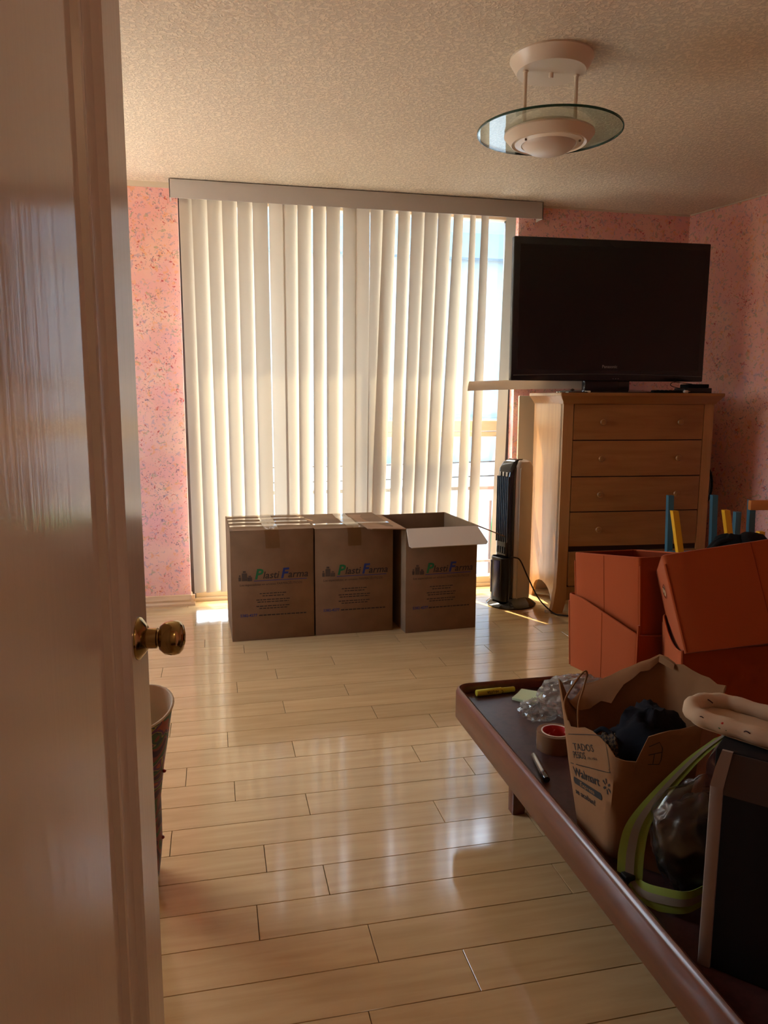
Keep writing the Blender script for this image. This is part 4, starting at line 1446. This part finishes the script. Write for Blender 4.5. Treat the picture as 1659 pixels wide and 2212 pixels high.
# ------------------------------------------------------------------ black organiser with grey edge
ORG = thing('fabric_organiser', 'black fabric organiser with grey edge strip at the corner of the bed base', 'organiser', (0.7725, 1.004, DK), R(-48))
ow, od, oh = 0.40, 0.075, 0.385
MB().box(0.0, ow, 0.0, od, 0.0, oh, 0.004).build('body', 'black_fabric', ORG)
MB().box(0.016, ow - 0.004, -0.0015, 0.0, oh - 0.075, oh - 0.002).build('top_band', 'charcoal_band', ORG, smooth=False)
MB().box(-0.004, 0.016, -0.004, 0.012, 0.0, oh - 0.062, 0.003).build('edge_strip', 'grey_edge', ORG)
MB().prism([(-0.004, -0.004, oh - 0.064), (0.016, -0.004, oh - 0.064), (0.026, -0.003, oh), (0.010, -0.003, oh), (0.002, -0.003, oh - 0.03)], (0, 0.006, 0)).build('edge_flap', 'grey_edge', ORG, angle=20)
g_ = [[V((-0.006 - 0.012 * math.sin(math.pi * i / 8) + 0.010 * i / 8, 0.004 + 0.05 * j / 4, oh - 0.062 + 0.062 * i / 8)) for j in range(5)] for i in range(9)]
MB().sheet(g_).build('clear_sleeve', 'bag_film', ORG)
# padded tray lying on it
tr = thing('padded_tray', 'cream padded cotton tray with little stitched flowers on the organiser', 'tray', (0.905, 0.985, DK + oh), R(-60))
tl, tw_ = 0.36, 0.125
MB().loft([rrect(tl - 0.02, tw_ - 0.02, 0.05, 10, 0, 0, 0.001), rrect(tl - 0.02, tw_ - 0.02, 0.05, 10, 0, 0, 0.010)]).build('base', 'cream_quilt', tr)
rp = rrect(tl - 0.022, tw_ - 0.022, 0.05, 12, 0, 0, 0.018)
rp2 = []
for i in range(len(rp)):
    a, b = rp[i], rp[(i + 1) % len(rp)]
    k = 24 if (b - a).length > 0.1 else (4 if (b - a).length > 0.02 else 1)
    for q in range(k):
        rp2.append(a.lerp(b, q / k))
rad = [0.0145 + 0.0009 * math.sin(i * 1.3) for i in range(len(rp2))]
MB().tube(rp2 + [rp2[0]], rad + [rad[0]], 12, False).build('padded_rim', 'cream_quilt', tr, angle=70)
MB().box(-0.02, tl / 2 - 0.03, -0.042, 0.042, 0.0095, 0.0165, 0.003).build('inner_flap', 'cream_quilt', tr)
for (x, y, m_) in ((-0.135, -0.060, 'dark_thread'), (-0.06, -0.062, 'dark_thread'), (0.02, -0.062, 'dark_thread'), (-0.16, 0.02, 'dark_thread'), (-0.10, 0.058, 'dark_thread')):
    MB().tube(bez([(x, y, 0.020), (x + 0.007, y - 0.003, 0.026), (x + 0.016, y - 0.002, 0.022)], 5), 0.0010, 5).build('stitch', m_, tr)
MB().loft(blob(0.0045, 0.003, 0.004, 0.2, 2, 1.0, 12, 8)).build('flower', 'red_thread', tr).location = (-0.092, -0.062, 0.020)
for k in (-1, 1):
    MB().loft(blob(0.004, 0.0025, 0.002, 0.1, 2, 2.0, 10, 6)).build('leaf', 'green_thread', tr).location = (-0.090 + 0.005 * k, -0.064, 0.015)

# ================================================================== children's chairs behind the boxes


def kid_chair(label, m, x, y, rz, seat_h, back_h, lean=0.0, w=0.27, d=0.26, rail=None, arms=None):
    o = thing('child_chair', label, 'chair', (x, y, 0), R(rz))
    t = 0.030
    for sx in (-1, 1):
        MB().box(sx * (w / 2) - t / 2, sx * (w / 2) + t / 2, -d / 2 - t / 2, -d / 2 + t / 2, 0, seat_h + (arms[0 if sx < 0 else 1] if arms else 0), 0.002).build('front_leg', m, o)
        lx = sx * (w / 2)
        r0 = [V((lx + a * t / 2, d / 2 + b * t / 2, 0)) for a, b in ((-1, -1), (1, -1), (1, 1), (-1, 1))]
        r1 = [p + V((0, 0, seat_h)) for p in r0]
        r2_ = [p + V((lean, 0.02, back_h)) for p in r0]
        MB().loft([r0, r1, r2_]).build('back_leg', m, o)
    MB().box(-w / 2 - 0.01, w / 2 + 0.01, -d / 2 + 0.016, d / 2 - 0.016, seat_h - 0.022, seat_h, 0.003).build('seat', m, o)
    MB().box(-w / 2 + 0.016, w / 2 - 0.016, -d / 2 - 0.008, -d / 2 + 0.008, seat_h - 0.07, seat_h - 0.022, 0.002).build('front_rail', m, o)
    MB().box(-w / 2 + 0.016, w / 2 - 0.016, d / 2 - 0.008, d / 2 + 0.008, 0.10, 0.13, 0.002).build('stretcher', m, o)
    if rail:
        MB().box(-w / 2 - 0.02, w / 2 + 0.02, d / 2 - 0.012, d / 2 + 0.016, back_h - 0.05, back_h, 0.003).build('back_rail', rail, o)
    return o


kid_chair('blue wooden child chair with two tall back posts before the chest', 'blue_paint', 2.485, 3.46, -8, 0.44, 0.735, 0.0, 0.245, 0.22, None, (0.0, 0.24))
kid_chair('yellow wooden child chair with leaning posts beside the blue one', 'yellow_paint', 2.385, 3.17, -6, 0.40, 0.70, -0.05, 0.27, 0.20, None, (0.0, 0.23))
kid_chair('blue wooden child chair with orange wood back rail by the right wall', 'blue_paint', 2.80, 3.20, -10, 0.40, 0.735, 0.0, 0.27, 0.24, 'orange_wood')
bp = thing('black_backpack', 'black backpack lying over the small chairs behind the orange boxes', 'backpack', (2.20, 2.86, 0.0), R(-12))
MB().loft(blob(0.21, 0.12, 0.325, 0.10, 1.6, 4.2, 40, 24, 0.0)).build('pack', 'black_matte', bp, angle=60)
fp = MB().loft(blob(0.075, 0.05, 0.05, 0.12, 1.8, 6.2, 30, 18, -1.0)).build('top_pocket', 'black_fabric', bp, angle=60)
fp.location = (0.08, -0.02, 0.575)
MB().box(0.11, 0.20, -0.13, -0.08, 0.53, 0.66, 0.015).build('grey_patch', 'grey_edge', bp)
MB().tube(bez([(-0.10, -0.02, 0.59), (-0.06, -0.03, 0.635), (0.0, -0.03, 0.64), (0.03, -0.02, 0.60)], 8), 0.010, 8).build('grab_handle', 'black_fabric', bp)

# ================================================================== boot behind the door
boot = thing('rain_boot', 'tall patterned boot with cream lining standing behind the door', 'boot', (-0.232, 1.94, 0), R(0))
rg = []
prof = [  # z, centre x, centre y, rx, ry
    (0.016, -0.005, -0.03, 0.066, 0.085), (0.05, -0.004, -0.02, 0.070, 0.080), (0.09, 0.0, 0.0, 0.070, 0.070), (0.15, 0.0, 0.01, 0.070, 0.066), (0.21, 0.0, 0.01, 0.070, 0.066), (0.30, 0.004, 0.01, 0.078, 0.070), (0.38, 0.010, 0.008, 0.086, 0.076)]
for z, cx, cy, rx, ry in prof:
    rg.append([V((cx + rx * math.cos(2 * math.pi * k / 36), cy + ry * math.sin(2 * math.pi * k / 36), z)) for k in range(36)])


def rimz(k):
    return 0.455 + 0.028 * math.sin(2 * math.pi * k / 36) + 0.012 * math.cos(2 * math.pi * k / 36)


rg.append([V((0.018 + 0.092 * math.cos(2 * math.pi * k / 36), 0.006 + 0.084 * math.sin(2 * math.pi * k / 36), rimz(k))) for k in range(36)])
MB().loft(rg, True, False).build('shaft', 'paisley', boot, angle=60)
ri = [rg[-1]] + [[V((p.x * s + 0.002, p.y * s, p.z + dz)) for p in rg[i]] for i, s, dz in ((-1, 0.955, 0.001), (-2, 0.94, 0), (-3, 0.93, 0), (-4, 0.92, 0))]
MB().loft(ri, False, True).build('lining', 'boot_lining', boot, angle=60)
MB().tube([p + V((0, 0, 0.001)) for p in rg[-1]] + [rg[-1][0]], 0.0035, 8, False).build('rim_binding', 'boot_lining', boot)
so = [[V((-0.005 + rx * math.cos(2 * math.pi * k / 36), -0.03 + ry * math.sin(2 * math.pi * k / 36), z)) for k in range(36)] for z, rx, ry in ((0.0, 0.062, 0.085), (0.004, 0.066, 0.089), (0.018, 0.066, 0.089), (0.020, 0.063, 0.086))]
MB().loft(so).build('sole', 'boot_lining', boot)
for z, x in ((0.10, 0.071), (0.285, 0.082)):
    MB().lathe([(0, -0.005), (0.004, -0.003), (0.005, 0), (0.004, 0.003), (0, 0.005)], 12, T(x, -0.005, z)).build('bead', 'red_bead', boot)

# ================================================================== outside the window
rail = thing('balcony_railing', 'metal railing bar outside the window', 'railing', (0.86, 4.98, 0))
MB().box(-1.3, 1.3, -0.012, 0.012, 0.615, 0.640, 0.003).build('top_bar', 'rail_metal', rail)
MB().box(-1.3, 1.3, -0.008, 0.008, 0.10, 0.115, 0.002).build('bottom_bar', 'rail_metal', rail)
for x in (-1.28, -0.2, 1.28):
    MB().box(x - 0.01, x + 0.01, -0.01, 0.01, -0.10, 0.62, 0.002).build('post', 'rail_metal', rail)
struct(MB().box(-1.6, 3.4, 4.84, 5.12, -0.25, -0.02).build('balcony_ledge', 'white_roof', smooth=False), 'narrow concrete ledge outside the window')
for z in (0.52, 0.34):
    w_ = MB().tube([(-8 + 2.0 * k, 9.0, z + 0.012 * (k - 4) ** 2 - 0.1) for k in range(10)], 0.010, 6).build('power_line', 'cable_black')
    tag(w_, 'upper dark wire strung outside beyond the railing' if z > 0.5 else 'lower dark wire strung outside beyond the railing', 'wire', 'overhead wires outside')
nb = thing('neighbour_building', 'pale grey concrete building standing across from the window', 'building', (4.0, 13.0, -12.0))
MB().box(-3.2, 8.0, 0, 5, 0, 19.0).build('wall', 'concrete_blue', nb, smooth=False)
MB().box(-3.3, 8.1, -0.25, 0, 15.6, 16.0).build('ledge', 'concrete_dark', nb, smooth=False)
MB().box(-3.25, 8.1, -0.05, 0, 12.9, 12.95).build('joint', 'concrete_dark', nb, smooth=False)
MB().box(-1.2, -1.0, -0.06, 0, 0, 19.0).build('downpipe', 'concrete_dark', nb, smooth=False)
rf = thing('lower_roof', 'bright white flat roof of the low building outside', 'building', (2.0, 9.5, -12))
MB().box(-6.5, 6.0, -3.0, 3.4, 0, 10.6).build('roof_slab', 'white_roof', rf, smooth=False)
MB().box(-6.5, 6.0, 3.0, 3.4, 10.6, 12.1).build('parapet', 'white_roof', rf, smooth=False)
tk = thing('water_tank', 'grey tapering water tank on the white roof outside', 'water tank', (4.55, 10.8, -1.4))
MB().lathe([(0, 0), (0.75, 0), (0.75, 0.1), (0.55, 1.3), (0.35, 2.0), (0.2, 2.15), (0, 2.15)], 28).build('tank', 'tank_grey', tk)
MB().lathe([(0, 2.15), (0.22, 2.15), (0.22, 2.22), (0, 2.25)], 20).build('lid', 'concrete_dark', tk)
gf = thing('green_banner', 'bright green cloth hanging outside beyond the cardboard boxes', 'banner', (2.52, 6.30, -1.40))
g_ = [[V((0.12 * i / 4 * 2 - 0.12, 0.03 * math.sin(i * 1.2 + j * 0.5), 1.62 - 0.52 * j / 8 + 0.10 * i / 4)) for i in range(5)] for j in range(9)]
MB().sheet(g_, 0.003).build('cloth', 'green_cloth', gf)
MB().tube([(-0.14, 0, 0.0), (-0.14, 0, 1.75)], 0.012, 8).build('pole', 'rail_metal', gf)
